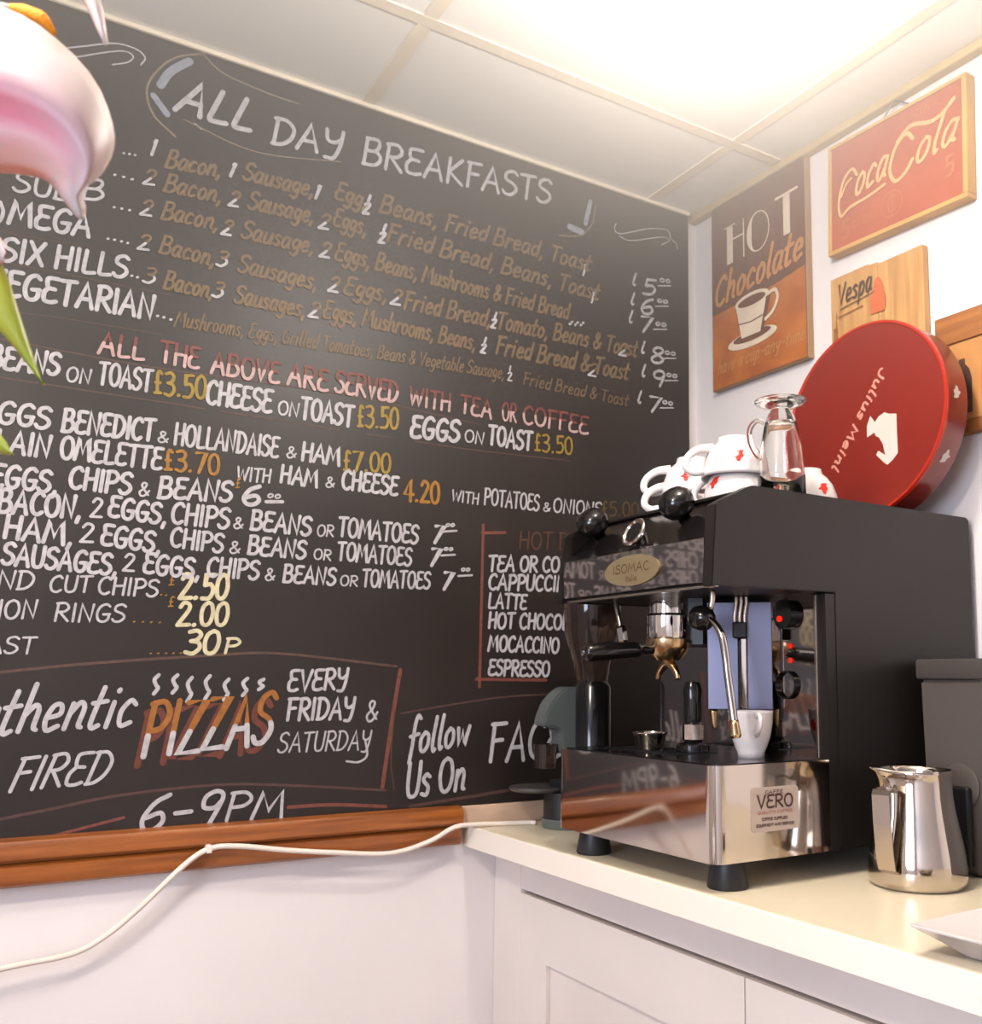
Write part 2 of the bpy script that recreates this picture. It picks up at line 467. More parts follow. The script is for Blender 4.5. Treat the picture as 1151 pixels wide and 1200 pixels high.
def ribbon(bm, pts, w, fn0, taper=0.0):
    """flat pen stroke with round ends; fn0(u, v) -> point on the surface.
    Paint has thickness: every stroke lies a hair above the one before it."""
    LIFT[0] = (LIFT[0] + 1) % 7
    q0 = fn0(0, 0)
    nrm = (fn0(1e-2, 0) - q0).cross(fn0(0, 1e-2) - q0).normalized()

    def fn(u, v, k=0):
        return fn0(u, v) + nrm * (LIFT[0] * 4.0e-5 + k * 1.2e-5)
    P = []
    for p in pts:
        if not P or math.hypot(p[0] - P[-1][0], p[1] - P[-1][1]) > w * 0.08:
            P.append(p)
    if len(P) == 1:
        P.append((P[0][0] + w * .1, P[0][1]))
    L, R = [], []
    n = len(P)
    for i in range(n):
        ax, ay = P[max(i - 1, 0)]
        bx, by = P[min(i + 1, n - 1)]
        dx, dy = bx - ax, by - ay
        l = math.hypot(dx, dy) or 1
        nx, ny = -dy / l, dx / l
        k = 1.0
        if 0 < i < n - 1:
            ex, ey = P[i][0] - ax, P[i][1] - ay
            el = math.hypot(ex, ey) or 1
            c = abs(ex * nx + ey * ny) / el
            k = min(1.6, 1 / max(0.3, math.sqrt(max(0.0, 1 - c * c))))
        hw = w * .5 * k
        L.append((P[i][0] + nx * hw, P[i][1] + ny * hw))
        R.append((P[i][0] - nx * hw, P[i][1] - ny * hw))
    capA, capB = [], []
    for idx, cap, sgn in ((0, capA, -1), (n - 1, capB, 1)):
        ax, ay = P[max(idx - 1, 0)]
        bx, by = P[min(idx + 1, n - 1)]
        a0 = math.atan2(by - ay, bx - ax)
        for t in (0.25, 0.5, 0.75):
            a = a0 + (PI / 2 - PI * t) if sgn > 0 else a0 - PI / 2 - PI * t
            cap.append((P[idx][0] + math.cos(a) * w * .5, P[idx][1] + math.sin(a) * w * .5))
    LV = [bm.verts.new(fn(*p, i)) for i, p in enumerate(L)]
    RV = [bm.verts.new(fn(*p, i)) for i, p in enumerate(R)]
    for i in range(n - 1):
        bm.faces.new((RV[i], RV[i + 1], LV[i + 1], LV[i]))
    CB = [bm.verts.new(fn(*p, n)) for p in capB]
    bm.faces.new([RV[-1]] + CB[::-1] + [LV[-1]])
    CA = [bm.verts.new(fn(*p)) for p in capA]
    bm.faces.new([LV[0]] + CA[::-1] + [RV[0]])


def clip_v(pts, lim, keep_above):
    out, cur = [], []
    for i in range(len(pts)):
        p = pts[i]
        ins = (p[1] >= lim) == keep_above
        if i > 0:
            q = pts[i - 1]
            qi = (q[1] >= lim) == keep_above
            if qi != ins:
                t = (lim - q[1]) / (p[1] - q[1])
                x = (q[0] + t * (p[0] - q[0]), lim)
                cur.append(x)
                if not ins:
                    out.append(cur)
                    cur = []
        if ins:
            cur.append(p)
    if cur:
        out.append(cur)
    return [c for c in out if len(c) > 1 or len(pts) < 3]
# ---------------------------------------------------------------- measured data (metres)
TEXT = [
('ALL', -1.144, 2.1571, -1.0188, 2.1578, 0.0591, 'W', 0.3, 0.14),
('DAY', -0.979, 2.1478, -0.852, 2.1615, 0.0507, 'W', 0.1, 0.13),
('BREAKFASTS', -0.8083, 2.1613, -0.3886, 2.2001, 0.0535, 'W', 0.08, 0.12),
('CLASSIC', -1.458, 1.9646, -1.3212, 1.9812, 0.0354, 'W', 0.08, 0.13),
('SUB', -1.3719, 1.9401, -1.2923, 1.946, 0.0336, 'W', 0.08, 0.13),
('B', -1.2768, 1.9549, -1.2456, 1.9594, 0.0348, 'W', 0.08, 0.13),
(')', -1.3921, 1.8808, -1.3819, 1.8822, 0.0358, 'W', 0.08, 0.13),
('MEGA', -1.3741, 1.8857, -1.2618, 1.8929, 0.0389, 'W', 0.08, 0.15),
('SIX HILLS', -1.3815, 1.8235, -1.2027, 1.8372, 0.0371, 'W', 0.08, 0.15),
('VEGETARIAN', -1.3958, 1.7675, -1.1601, 1.7756, 0.0407, 'W', 0.08, 0.15),
('...', -1.2213, 2.0509, -1.1992, 2.0534, 0.0269, 'W', 0.08, 0.13),
('1', -1.1783, 2.0615, -1.1609, 2.0639, 0.0273, 'W', 0.2, 0.16),
('Bacon,', -1.1546, 2.0473, -1.0654, 2.0557, 0.0321, 'B', 0.25, 0.16),
('Sausage,', -1.0264, 2.0643, -0.9004, 2.0671, 0.0335, 'B', 0.25, 0.16),
('Egg,', -0.8587, 2.0775, -0.7984, 2.0725, 0.0353, 'B', 0.25, 0.16),
('Beans, Fried Bread, Toast', -0.7711, 2.075, -0.2862, 2.0726, 0.0362, 'B', 0.25, 0.16),
('1', -1.0499, 2.0636, -1.0416, 2.0629, 0.0285, 'W', 0.25, 0.17),
('1', -0.8972, 2.0663, -0.8882, 2.0656, 0.0299, 'W', 0.25, 0.17),
('`', -0.8048, 2.0621, -0.7858, 2.0639, 0.0307, 'W', 0.25, 0.17),
('1', -0.304, 2.0604, -0.2942, 2.0589, 0.0293, 'W', 0.25, 0.17),
('...', -1.2345, 2.0091, -1.1994, 2.0091, 0.0266, 'W', 0.08, 0.13),
('2', -1.1886, 2.0062, -1.1714, 2.0083, 0.027, 'Q', 0.2, 0.16),
('Bacon,', -1.155, 2.0039, -1.0617, 2.0091, 0.0319, 'B', 0.25, 0.16),
('Sausage,', -1.0151, 2.0128, -0.8984, 2.0159, 0.0334, 'B', 0.25, 0.16),
('Eggs,', -0.8599, 2.023, -0.7966, 2.0197, 0.0351, 'B', 0.25, 0.16),
('Fried Bread, Beans, Toast', -0.7554, 2.0203, -0.2632, 2.0111, 0.0362, 'B', 0.25, 0.16),
('2', -1.0501, 2.0077, -1.0338, 2.0091, 0.0283, 'Q', 0.25, 0.17),
('2', -0.8885, 2.0086, -0.8705, 2.0101, 0.0297, 'Q', 0.25, 0.17),
('`', -0.7725, 2.0123, -0.7532, 2.0139, 0.0308, 'W', 0.25, 0.17),
('1', -0.2812, 2.0031, -0.2713, 2.0015, 0.0293, 'W', 0.25, 0.17),
('...', -1.2312, 1.9531, -1.2015, 1.954, 0.0265, 'W', 0.08, 0.13),
('2', -1.1896, 1.9513, -1.1724, 1.953, 0.0268, 'Q', 0.2, 0.16),
('Bacon,', -1.1564, 1.9544, -1.065, 1.9577, 0.0317, 'B', 0.25, 0.16),
('Sausage,', -1.0243, 1.9559, -0.896, 1.9568, 0.0331, 'B', 0.25, 0.16),
('Eggs, Beans, Mushrooms & Fried Bread', -0.8542, 1.9574, -0.3404, 1.9514, 0.0349, 'B', 0.25, 0.16),
('2', -1.0589, 1.9515, -1.0428, 1.9526, 0.028, 'Q', 0.25, 0.17),
('2', -0.8848, 1.9547, -0.8668, 1.9559, 0.0296, 'Q', 0.25, 0.17),
(':::', -0.3381, 1.9404, -0.2995, 1.9447, 0.0287, 'W', 0.25, 0.17),
('....', -1.2369, 1.8966, -1.2009, 1.8971, 0.0262, 'W', 0.08, 0.13),
('2', -1.1901, 1.8909, -1.1731, 1.8923, 0.0266, 'Q', 0.2, 0.16),
('Bacon,', -1.1558, 1.8937, -1.0674, 1.8914, 0.0314, 'B', 0.25, 0.16),
('Sausages,', -1.0271, 1.8919, -0.887, 1.8898, 0.0328, 'B', 0.25, 0.16),
('Eggs,', -0.8355, 1.8951, -0.7515, 1.8973, 0.0348, 'B', 0.25, 0.16),
('Fried Bread, Tomato, Beans & Toast', -0.7165, 1.8914, -0.1584, 1.9024, 0.036, 'B', 0.25, 0.16),
('3', -1.0647, 1.8936, -1.0487, 1.8944, 0.0278, 'Q', 0.25, 0.17),
('2', -0.8663, 1.893, -0.8482, 1.8938, 0.0295, 'Q', 0.25, 0.17),
('2', -0.7445, 1.8955, -0.725, 1.8964, 0.0306, 'Q', 0.25, 0.17),
('`', -0.5272, 1.8932, -0.5099, 1.8932, 0.0271, 'W', 0.25, 0.17),
('2', -0.2077, 1.8969, -0.1872, 1.8969, 0.0295, 'Q', 0.25, 0.17),
('..', -1.1978, 1.8413, -1.1835, 1.8418, 0.0264, 'W', 0.08, 0.13),
('3', -1.1792, 1.8354, -1.1621, 1.8364, 0.0265, 'Q', 0.2, 0.16),
('Bacon,', -1.1458, 1.8327, -1.0673, 1.8325, 0.0313, 'B', 0.25, 0.16),
('Sausages,', -1.0303, 1.8346, -0.9068, 1.8332, 0.0325, 'B', 0.25, 0.16),
('Eggs, Mushrooms, Beans,', -0.8723, 1.8406, -0.5609, 1.8396, 0.0342, 'B', 0.25, 0.16),
('Fried Bread & Toast', -0.5144, 1.8414, -0.182, 1.8446, 0.0379, 'B', 0.25, 0.16),
('3', -1.069, 1.8367, -1.0531, 1.8373, 0.0275, 'Q', 0.25, 0.17),
('2', -0.9007, 1.8361, -0.883, 1.8367, 0.029, 'Q', 0.25, 0.17),
('`', -0.5493, 1.8365, -0.5323, 1.8362, 0.0268, 'W', 0.25, 0.17),
('2', -0.289, 1.8352, -0.2694, 1.8349, 0.0287, 'Q', 0.25, 0.17),
('...', -1.1552, 1.7826, -1.1282, 1.7794, 0.0295, 'W', 0.08, 0.13),
('Mushrooms, Eggs, Grilled Tomatoes, Beans & Vegetable Sausage,', -1.1251, 1.7711, -0.4937, 1.791, 0.0268, 'B', 0.25, 0.12),
('`', -0.4857, 1.7888, -0.4657, 1.7887, 0.0253, 'W', 0.08, 0.13),
('Fried Bread & Toast', -0.4495, 1.7879, -0.1819, 1.7839, 0.0256, 'B', 0.2, 0.12),
('5', -0.1416, 2.0548, -0.1075, 2.0586, 0.0367, 'W', 0.1, 0.16),
('oo', -0.0901, 2.0956, -0.0601, 2.0985, 0.0124, 'W', 0, 0.3),
('~',[(-0.0951,2.0841),(-0.0576,2.0929)],'W',0.0034),
('l', -0.1704, 2.0684, -0.1609, 2.0707, 0.0243, 'W', 0.1, 0.2),
('6', -0.1465, 2.0072, -0.1125, 2.0105, 0.0364, 'W', 0.1, 0.16),
('oo', -0.0977, 2.0444, -0.0679, 2.047, 0.0123, 'W', 0, 0.3),
('~',[(-0.1027,2.0331),(-0.0654,2.0414)],'W',0.0034),
('l', -0.1751, 2.021, -0.1656, 2.0231, 0.0241, 'W', 0.1, 0.2),
('7', -0.1513, 1.9639, -0.1175, 1.9668, 0.0362, 'W', 0.1, 0.16),
('oo', -0.1028, 1.9881, -0.0731, 1.9903, 0.0122, 'W', 0, 0.3),
('~',[(-0.1077,1.9769),(-0.0707,1.9847)],'W',0.0034),
('l', -0.1798, 1.9779, -0.1704, 1.9799, 0.024, 'W', 0.1, 0.2),
('8', -0.1177, 1.8982, -0.0834, 1.9006, 0.0363, 'W', 0.1, 0.16),
('oo', -0.0759, 1.9244, -0.046, 1.926, 0.0122, 'W', 0, 0.3),
('~',[(-0.0809,1.9132),(-0.0435,1.9204)],'W',0.0034),
('l', -0.1465, 1.9127, -0.1369, 1.9146, 0.024, 'W', 0.1, 0.2),
('9', -0.1153, 1.8445, -0.0812, 1.8464, 0.0361, 'W', 0.1, 0.16),
('oo', -0.0712, 1.8724, -0.0412, 1.8737, 0.0122, 'W', 0, 0.3),
('~',[(-0.0762,1.8614),(-0.0388,1.8681)],'W',0.0034),
('l', -0.1442, 1.8593, -0.1346, 1.861, 0.0239, 'W', 0.1, 0.2),
('7', -0.1275, 1.7808, -0.0936, 1.7822, 0.0357, 'W', 0.1, 0.16),
('oo', -0.0838, 1.8058, -0.0541, 1.8066, 0.0121, 'W', 0, 0.3),
('~',[(-0.0887,1.7949),(-0.0517,1.8009)],'W',0.0034),
('l', -0.1561, 1.7959, -0.1466, 1.7975, 0.0237, 'W', 0.1, 0.2),
('ALL', -1.2368, 1.7015, -1.1692, 1.7028, 0.0355, 'M', 0.05, 0.15),
('THE', -1.1443, 1.7046, -1.0832, 1.7025, 0.0367, 'M', 0.05, 0.15),
('ABOVE', -1.0622, 1.7003, -0.9474, 1.7007, 0.0377, 'M', 0.05, 0.15),
('ARE', -0.9308, 1.7036, -0.859, 1.7017, 0.0393, 'M', 0.05, 0.15),
('SERVED', -0.8447, 1.7041, -0.7229, 1.703, 0.0404, 'M', 0.05, 0.15),
('WITH', -0.6985, 1.7036, -0.6122, 1.7038, 0.0354, 'M', 0.05, 0.15),
('TEA', -0.59, 1.7056, -0.5214, 1.7022, 0.0366, 'M', 0.05, 0.15),
('OR', -0.496, 1.7043, -0.4643, 1.7038, 0.0375, 'M', 0.05, 0.15),
('COFFEE', -0.4482, 1.7045, -0.288, 1.7042, 0.038, 'M', 0.05, 0.15),
('BEANS', -1.3857, 1.6509, -1.2913, 1.6545, 0.0348, 'W', 0.08, 0.16),
('ON', -1.28, 1.6467, -1.246, 1.6484, 0.0236, 'W', 0.08, 0.13),
('TOAST', -1.2338, 1.6506, -1.1559, 1.651, 0.0368, 'W', 0.08, 0.16),
('£3.50', -1.1492, 1.6478, -1.0696, 1.6522, 0.0393, 'Y', 0, 0.14),
('CHEESE', -1.0679, 1.6464, -0.9585, 1.6457, 0.0404, 'W', 0.08, 0.16),
('ON', -0.9465, 1.646, -0.91, 1.6454, 0.0248, 'W', 0.08, 0.13),
('TOAST', -0.9053, 1.6446, -0.81, 1.6431, 0.0394, 'W', 0.08, 0.16),
('£3.50', -0.7986, 1.6448, -0.7196, 1.6516, 0.0407, 'Y', 0, 0.14),
('EGGS', -0.6932, 1.6403, -0.5923, 1.6445, 0.0419, 'W', 0.08, 0.16),
('ON', -0.5793, 1.648, -0.5376, 1.6469, 0.0243, 'W', 0.08, 0.13),
('TOAST', -0.5262, 1.6502, -0.4271, 1.6496, 0.0387, 'W', 0.08, 0.16),
('£3.50', -0.4169, 1.6509, -0.3267, 1.6539, 0.0363, 'Y', 0, 0.13),
('~',[(-1.4178,1.7001),(-1.3732,1.6983),(-1.149,1.6934),(-0.8317,1.7014),(-0.5499,1.6873)],'N',0.0025),
('~',[(-1.4136,1.6391),(-1.3691,1.6377),(-1.0688,1.6358)],'N',0.0025),
('~',[(-1.0422,1.6355),(-0.8292,1.6337)],'N',0.0025),
('~',[(-0.7816,1.6326),(-0.7294,1.6335)],'N',0.0022),
('~',[(-0.6842,1.6332),(-0.5488,1.6331),(-0.3309,1.6403)],'N',0.0025),
('~',[(-1.4184,1.8694),(-1.3145,1.8732),(-1.2534,1.8776)],'N',0.0018),
('~',[(-1.4149,1.8192),(-1.3113,1.8225),(-1.1332,1.8235)],'N',0.0018),
('~',[(-1.4094,1.7384),(-1.3067,1.7484),(-1.1429,1.7524)],'N',0.0018),
('2 EGGS', -1.4249, 1.5668, -1.2988, 1.5658, 0.0339, 'W', 0.08, 0.16),
('BENEDICT', -1.281, 1.5656, -1.1475, 1.5679, 0.0358, 'W', 0.08, 0.16),
('&', -1.1409, 1.5674, -1.125, 1.5667, 0.0188, 'W', 0.08, 0.13),
('HOLLANDAISE', -1.1143, 1.5667, -0.9431, 1.5673, 0.0364, 'W', 0.08, 0.15),
('&', -0.9281, 1.5692, -0.9115, 1.5699, 0.0201, 'W', 0.08, 0.13),
('HAM', -0.9007, 1.5681, -0.8315, 1.5659, 0.0328, 'W', 0.08, 0.16),
('£7.00', -0.8216, 1.5591, -0.7323, 1.5653, 0.0368, 'Y', 0, 0.14),
('PLAIN', -1.3902, 1.5204, -1.296, 1.5209, 0.0342, 'W', 0.08, 0.16),
('OMELETTE', -1.2807, 1.5215, -1.1332, 1.522, 0.0356, 'W', 0.08, 0.15),
('£3.70', -1.1265, 1.5214, -1.041, 1.5245, 0.0346, 'O', 0, 0.15),
('WITH', -1.011, 1.5176, -0.9544, 1.5197, 0.024, 'W', 0.08, 0.13),
('HAM', -0.9367, 1.5233, -0.8709, 1.5215, 0.0307, 'W', 0.08, 0.16),
('&', -0.8553, 1.5233, -0.8395, 1.5235, 0.0189, 'W', 0.08, 0.13),
('CHEESE', -0.8251, 1.5236, -0.7174, 1.5242, 0.035, 'W', 0.08, 0.15),
('4.20', -0.7033, 1.5142, -0.6311, 1.5168, 0.0412, 'O', 0, 0.15),
('WITH', -0.6041, 1.5247, -0.5464, 1.5239, 0.0221, 'W', 0.08, 0.13),
('POTATOES', -0.5332, 1.5253, -0.4069, 1.524, 0.0329, 'W', 0.08, 0.13),
('&', -0.3967, 1.5251, -0.3802, 1.5249, 0.018, 'W', 0.08, 0.13),
('ONIONS', -0.3719, 1.5257, -0.2515, 1.5284, 0.029, 'W', 0.08, 0.13),
('£5.00', -0.2471, 1.5307, -0.1513, 1.5362, 0.0318, 'D', 0, 0.13),
('2 EGGS,', -1.3997, 1.4679, -1.2819, 1.4652, 0.0338, 'W', 0.08, 0.16),
('CHIPS', -1.2659, 1.4752, -1.1772, 1.4753, 0.0342, 'W', 0.08, 0.16),
('&', -1.1643, 1.4739, -1.1488, 1.4742, 0.0226, 'W', 0.08, 0.13),
('BEANS', -1.1345, 1.4743, -1.0191, 1.4793, 0.0343, 'W', 0.08, 0.16),
('£', -1.0118, 1.504, -1.0047, 1.5048, 0.0179, 'O', 0.08, 0.13),
('6', -1.0005, 1.4767, -0.9717, 1.4782, 0.0329, 'W', 0.08, 0.2),
('oo', -0.9577, 1.4934, -0.9355, 1.4942, 0.0106, 'W', 0.08, 0.25),
('~',[(-0.9588,1.4856),(-0.9307,1.4886)],'W',0.0061),
('2 BACON,', -1.3883, 1.4286, -1.2462, 1.4278, 0.0351, 'W', 0.08, 0.16),
('2', -1.2331, 1.4318, -1.2172, 1.432, 0.0302, 'W', 0.08, 0.13),
('EGGS,', -1.2063, 1.4358, -1.1203, 1.4298, 0.0333, 'W', 0.08, 0.16),
('CHIPS', -1.1126, 1.4334, -1.0211, 1.433, 0.0344, 'W', 0.08, 0.15),
('&', -1.0127, 1.4338, -0.9971, 1.4337, 0.0192, 'W', 0.08, 0.13),
('BEANS', -0.9842, 1.4348, -0.8798, 1.4318, 0.0329, 'W', 0.08, 0.16),
('OR', -0.8674, 1.4328, -0.8377, 1.4338, 0.0202, 'W', 0.08, 0.13),
('TOMATOES', -0.8283, 1.4362, -0.6732, 1.4346, 0.0346, 'W', 0.08, 0.14),
('2 HAM,', -1.3837, 1.3926, -1.2555, 1.3833, 0.035, 'W', 0.08, 0.16),
('2', -1.2452, 1.3909, -1.2271, 1.3911, 0.0299, 'W', 0.08, 0.13),
('EGGS,', -1.2147, 1.3893, -1.1269, 1.3822, 0.033, 'W', 0.08, 0.16),
('CHIPS', -1.1119, 1.3947, -1.0288, 1.3896, 0.0314, 'W', 0.08, 0.15),
('&', -1.0177, 1.3904, -1.0007, 1.3902, 0.0206, 'W', 0.08, 0.13),
('BEANS', -0.9865, 1.3913, -0.8873, 1.3895, 0.0312, 'W', 0.08, 0.16),
('OR', -0.872, 1.3907, -0.8408, 1.3898, 0.0185, 'W', 0.08, 0.13),
('TOMATOES', -0.8282, 1.3922, -0.6858, 1.391, 0.0328, 'W', 0.08, 0.14),
('SAUSAGES,', -1.3477, 1.3484, -1.1897, 1.3414, 0.0326, 'W', 0.08, 0.16),
('2', -1.3743, 1.3505, -1.359, 1.3516, 0.0284, 'W', 0.08, 0.13),
('2', -1.1814, 1.3489, -1.165, 1.3485, 0.0277, 'W', 0.08, 0.13),
('EGGS,', -1.1496, 1.3481, -1.0637, 1.3436, 0.0322, 'W', 0.08, 0.16),
('CHIPS', -1.0517, 1.3486, -0.9672, 1.348, 0.0318, 'W', 0.08, 0.15),
('&', -0.9556, 1.3472, -0.9395, 1.3466, 0.0209, 'W', 0.08, 0.13),
('BEANS', -0.9246, 1.346, -0.8312, 1.3453, 0.0301, 'W', 0.08, 0.15),
('OR', -0.8217, 1.3458, -0.7897, 1.3461, 0.0187, 'W', 0.08, 0.13),
('TOMATOES', -0.78, 1.3466, -0.6462, 1.3493, 0.0315, 'W', 0.08, 0.14),
('7', -0.6451, 1.4385, -0.6255, 1.4401, 0.0332, 'W', 0.2, 0.18),
('oo', -0.6155, 1.4729, -0.5974, 1.4745, 0.0084, 'W', 0.08, 0.35),
('~',[(-0.6207,1.4623),(-0.5917,1.4666)],'W',0.004),
('7', -0.651, 1.3934, -0.6315, 1.3947, 0.033, 'W', 0.2, 0.18),
('oo', -0.618, 1.4257, -0.5999, 1.4271, 0.0083, 'W', 0.08, 0.35),
('~',[(-0.6231,1.4153),(-0.5942,1.4191)],'W',0.004),
('7', -0.6231, 1.3489, -0.6034, 1.35, 0.0331, 'W', 0.2, 0.18),
('oo', -0.5806, 1.3881, -0.5622, 1.3893, 0.0084, 'W', 0.08, 0.35),
('~',[(-0.5859,1.3777),(-0.5564,1.3812)],'W',0.004),
('HAND', -1.4036, 1.3076, -1.3048, 1.3117, 0.0279, 'W', 0.08, 0.12),
('CUT', -1.2827, 1.3089, -1.226, 1.3119, 0.0252, 'W', 0.08, 0.13),
('CHIPS', -1.2149, 1.3098, -1.127, 1.3101, 0.0272, 'W', 0.08, 0.13),
('..', -1.1232, 1.3131, -1.1114, 1.3123, 0.0197, 'O', 0.08, 0.13),
('£', -1.1097, 1.3294, -1.1018, 1.3299, 0.017, 'O', 0.08, 0.13),
('2.50', -1.0941, 1.3075, -1.0181, 1.3113, 0.0412, 'C', 0.1, 0.17),
('ONION', -1.3942, 1.2635, -1.2985, 1.2672, 0.0279, 'W', 0.08, 0.12),
('RINGS', -1.2729, 1.2642, -1.1742, 1.2664, 0.0278, 'W', 0.08, 0.12),
('....', -1.1629, 1.2668, -1.1168, 1.2671, 0.0193, 'O', 0.08, 0.13),
('£', -1.1092, 1.2941, -1.1013, 1.2945, 0.0169, 'O', 0.08, 0.13),
('2.00', -1.0957, 1.2636, -1.0159, 1.2663, 0.0381, 'C', 0.1, 0.17),
('TOAST', -1.4055, 1.2128, -1.2974, 1.2135, 0.025, 'W', 0.08, 0.12),
('.....', -1.1347, 1.2165, -1.0827, 1.2175, 0.0193, 'O', 0.08, 0.13),
('30', -1.0814, 1.2175, -1.0288, 1.2185, 0.038, 'C', 0.12, 0.18),
('P', -1.0179, 1.2201, -0.9956, 1.2205, 0.0245, 'C', 0.1, 0.2),
('Authentic', -1.4094, 1.0902, -1.1561, 1.1019, 0.0641, 'W', 0.3, 0.1),
('WOOD', -1.4613, 1.0012, -1.3484, 0.9989, 0.0476, 'W', 0.3, 0.1),
('FIRED', -1.3186, 1.0071, -1.1879, 1.0152, 0.0479, 'W', 0.35, 0.1),
('PIZZAS', -1.1392, 1.0448, -0.9401, 1.0625, 0.0839, 'K', 0.22, 0.13),
('PIZZAS', -1.1451, 1.0384, -0.9455, 1.0555, 0.0837, 'S', 0.22, 0.15),
('PIZZAS', -1.137, 1.0501, -0.936, 1.0682, 0.0841, 'P', 0.22, 0.13),
('~',[(-1.1175,1.1822),(-1.1235,1.1745),(-1.1204,1.1655),(-1.1176,1.1609),(-1.1235,1.1518)],'W',0.0061),
('~',[(-1.0888,1.1824),(-1.095,1.175),(-1.0919,1.1662),(-1.0891,1.1619),(-1.0952,1.1531)],'W',0.0061),
('~',[(-1.0661,1.1783),(-1.0722,1.1684),(-1.069,1.1567),(-1.066,1.1508),(-1.0721,1.1391)],'W',0.0061),
('~',[(-1.0379,1.1813),(-1.0442,1.1717),(-1.041,1.1602),(-1.038,1.1545),(-1.0442,1.143)],'W',0.0061),
('~',[(-1.0074,1.1757),(-1.0139,1.1671),(-1.0107,1.1568),(-1.0077,1.1516),(-1.0141,1.1414)],'W',0.0061),
('~',[(-0.9766,1.1773),(-0.9834,1.17),(-0.9802,1.1613),(-0.9771,1.157),(-0.9838,1.1484)],'W',0.0061),
('~',[(-0.9494,1.1759),(-0.9564,1.1715),(-0.9533,1.1663),(-0.9503,1.1637),(-0.9573,1.1584)],'W',0.0061),
('EVERY', -0.9076, 1.1554, -0.8038, 1.1597, 0.0355, 'W', 0.1, 0.14),
('FRIDAY', -0.9085, 1.1053, -0.7892, 1.1061, 0.0368, 'W', 0.1, 0.14),
('&', -0.765, 1.0996, -0.7439, 1.1007, 0.0369, 'W', 0.1, 0.1),
('SATURDAY', -0.9207, 1.0503, -0.7569, 1.0504, 0.0335, 'W', 0.15, 0.09),
('~',[(-0.7638,1.0659),(-0.7597,1.0398),(-0.7753,1.0283),(-0.7976,1.0307)],'W',0.0037),
('6-9', -1.1368, 0.9353, -1.0178, 0.9369, 0.0533, 'W', 0.25, 0.12),
('PM', -1.0044, 0.9414, -0.9087, 0.9401, 0.0447, 'W', 0.15, 0.12),
('follow', -0.6805, 1.0383, -0.5582, 1.0532, 0.0565, 'W', 0.15, 0.12),
('Us On', -0.6832, 0.9593, -0.5653, 0.968, 0.0621, 'W', 0.12, 0.12),
('FACE', -0.5133, 1.0173, -0.3516, 1.0208, 0.0724, 'W', 0.12, 0.1),
('HOT DRINKS', -0.4519, 1.442, -0.2155, 1.4568, 0.0351, 'E', 0.05, 0.13),
('TEA OR COFFEE', -0.5209, 1.392, -0.2815, 1.404, 0.0308, 'W', 0.08, 0.16),
('CAPPUCCINO', -0.5201, 1.3545, -0.3197, 1.3619, 0.0307, 'W', 0.08, 0.16),
('LATTE', -0.5194, 1.3189, -0.4341, 1.3192, 0.0289, 'W', 0.08, 0.16),
('HOT CHOCOLATE', -0.5186, 1.2783, -0.2741, 1.2827, 0.0304, 'W', 0.08, 0.16),
('MOCACCINO', -0.5177, 1.2328, -0.356, 1.2325, 0.0303, 'W', 0.08, 0.16),
('ESPRESSO', -0.5167, 1.186, -0.378, 1.1834, 0.0301, 'W', 0.08, 0.16),
('~',[(-0.4839,1.4726),(-0.532,1.4674),(-0.5338,1.4665),(-0.5338,1.4648),(-0.5353,1.1825),(-0.5353,1.1792),(-0.5334,1.1776),(-0.3839,1.1764)],'R',0.0061),
('~',[(-0.7004,1.1943),(-0.7128,1.1079),(-0.7286,0.9819)],'R',0.0077),
('~',[(-1.382,1.1792),(-1.2252,1.1988),(-1.0342,1.2155),(-0.9207,1.2204),(-0.7074,1.2006)],'N',0.0046),
('~',[(-0.7098,1.1172),(-0.7137,1.0303),(-0.7054,0.976)],'N',0.0025),
('~',[(-1.367,0.9609),(-1.2585,0.978),(-1.1648,0.9928),(-1.0236,1.001),(-0.9111,0.9949),(-0.7218,0.9754)],'R2',0.0046),
('~',[(-1.256,0.9372),(-1.1566,0.958)],'R',0.0046),
('~',[(-0.8978,0.9566),(-0.8197,0.9558),(-0.7209,0.9463)],'R',0.0061),
('~',[(-0.6963,1.1139),(-0.5746,1.1316),(-0.4626,1.144),(-0.3009,1.1502)],'R2',0.0037),
('~',[(-0.6743,0.9432),(-0.5342,0.9549),(-0.3813,0.9694)],'R2',0.0061),
('~',[(-1.0938,2.2813),(-1.1489,2.2506),(-1.1809,2.207),(-1.1898,2.1724),(-1.177,2.1348),(-1.1414,2.1076)],'N2',0.0038),
('~',[(-1.1252,2.2532),(-1.1544,2.2231),(-1.1692,2.1923)],'U',0.0138),
('~',[(-1.1789,2.17),(-1.1557,2.1437)],'U',0.0108),
('~',[(-1.111,2.1414),(-1.0994,2.1358)],'W',0.0031),
('~',[(-1.1006,2.2722),(-1.0677,2.2519),(-0.9954,2.2419),(-0.9329,2.2404)],'N2',0.0031),
('~',[(-1.1294,2.1432),(-1.0052,2.1229),(-0.8483,2.1523)],'N2',0.0023),
('~',[(-0.2828,2.2363),(-0.296,2.1807)],'U',0.0108),
('~',[(-0.3359,2.1619),(-0.3048,2.1585)],'U',0.0154),
('~',[(-0.2691,2.2322),(-0.2779,2.1857),(-0.3092,2.1495),(-0.364,2.1348)],'N2',0.0031),
('~',[(-1.3179,2.203),(-1.2864,2.2197),(-1.2427,2.2413),(-1.2098,2.2432),(-1.1958,2.2328),(-1.2017,2.218)],'W',0.0028),
('~',[(-1.3048,2.1914),(-1.2607,2.2174),(-1.2291,2.2326),(-1.2143,2.2289),(-1.2215,2.2153),(-1.2443,2.2021)],'W',0.0025),
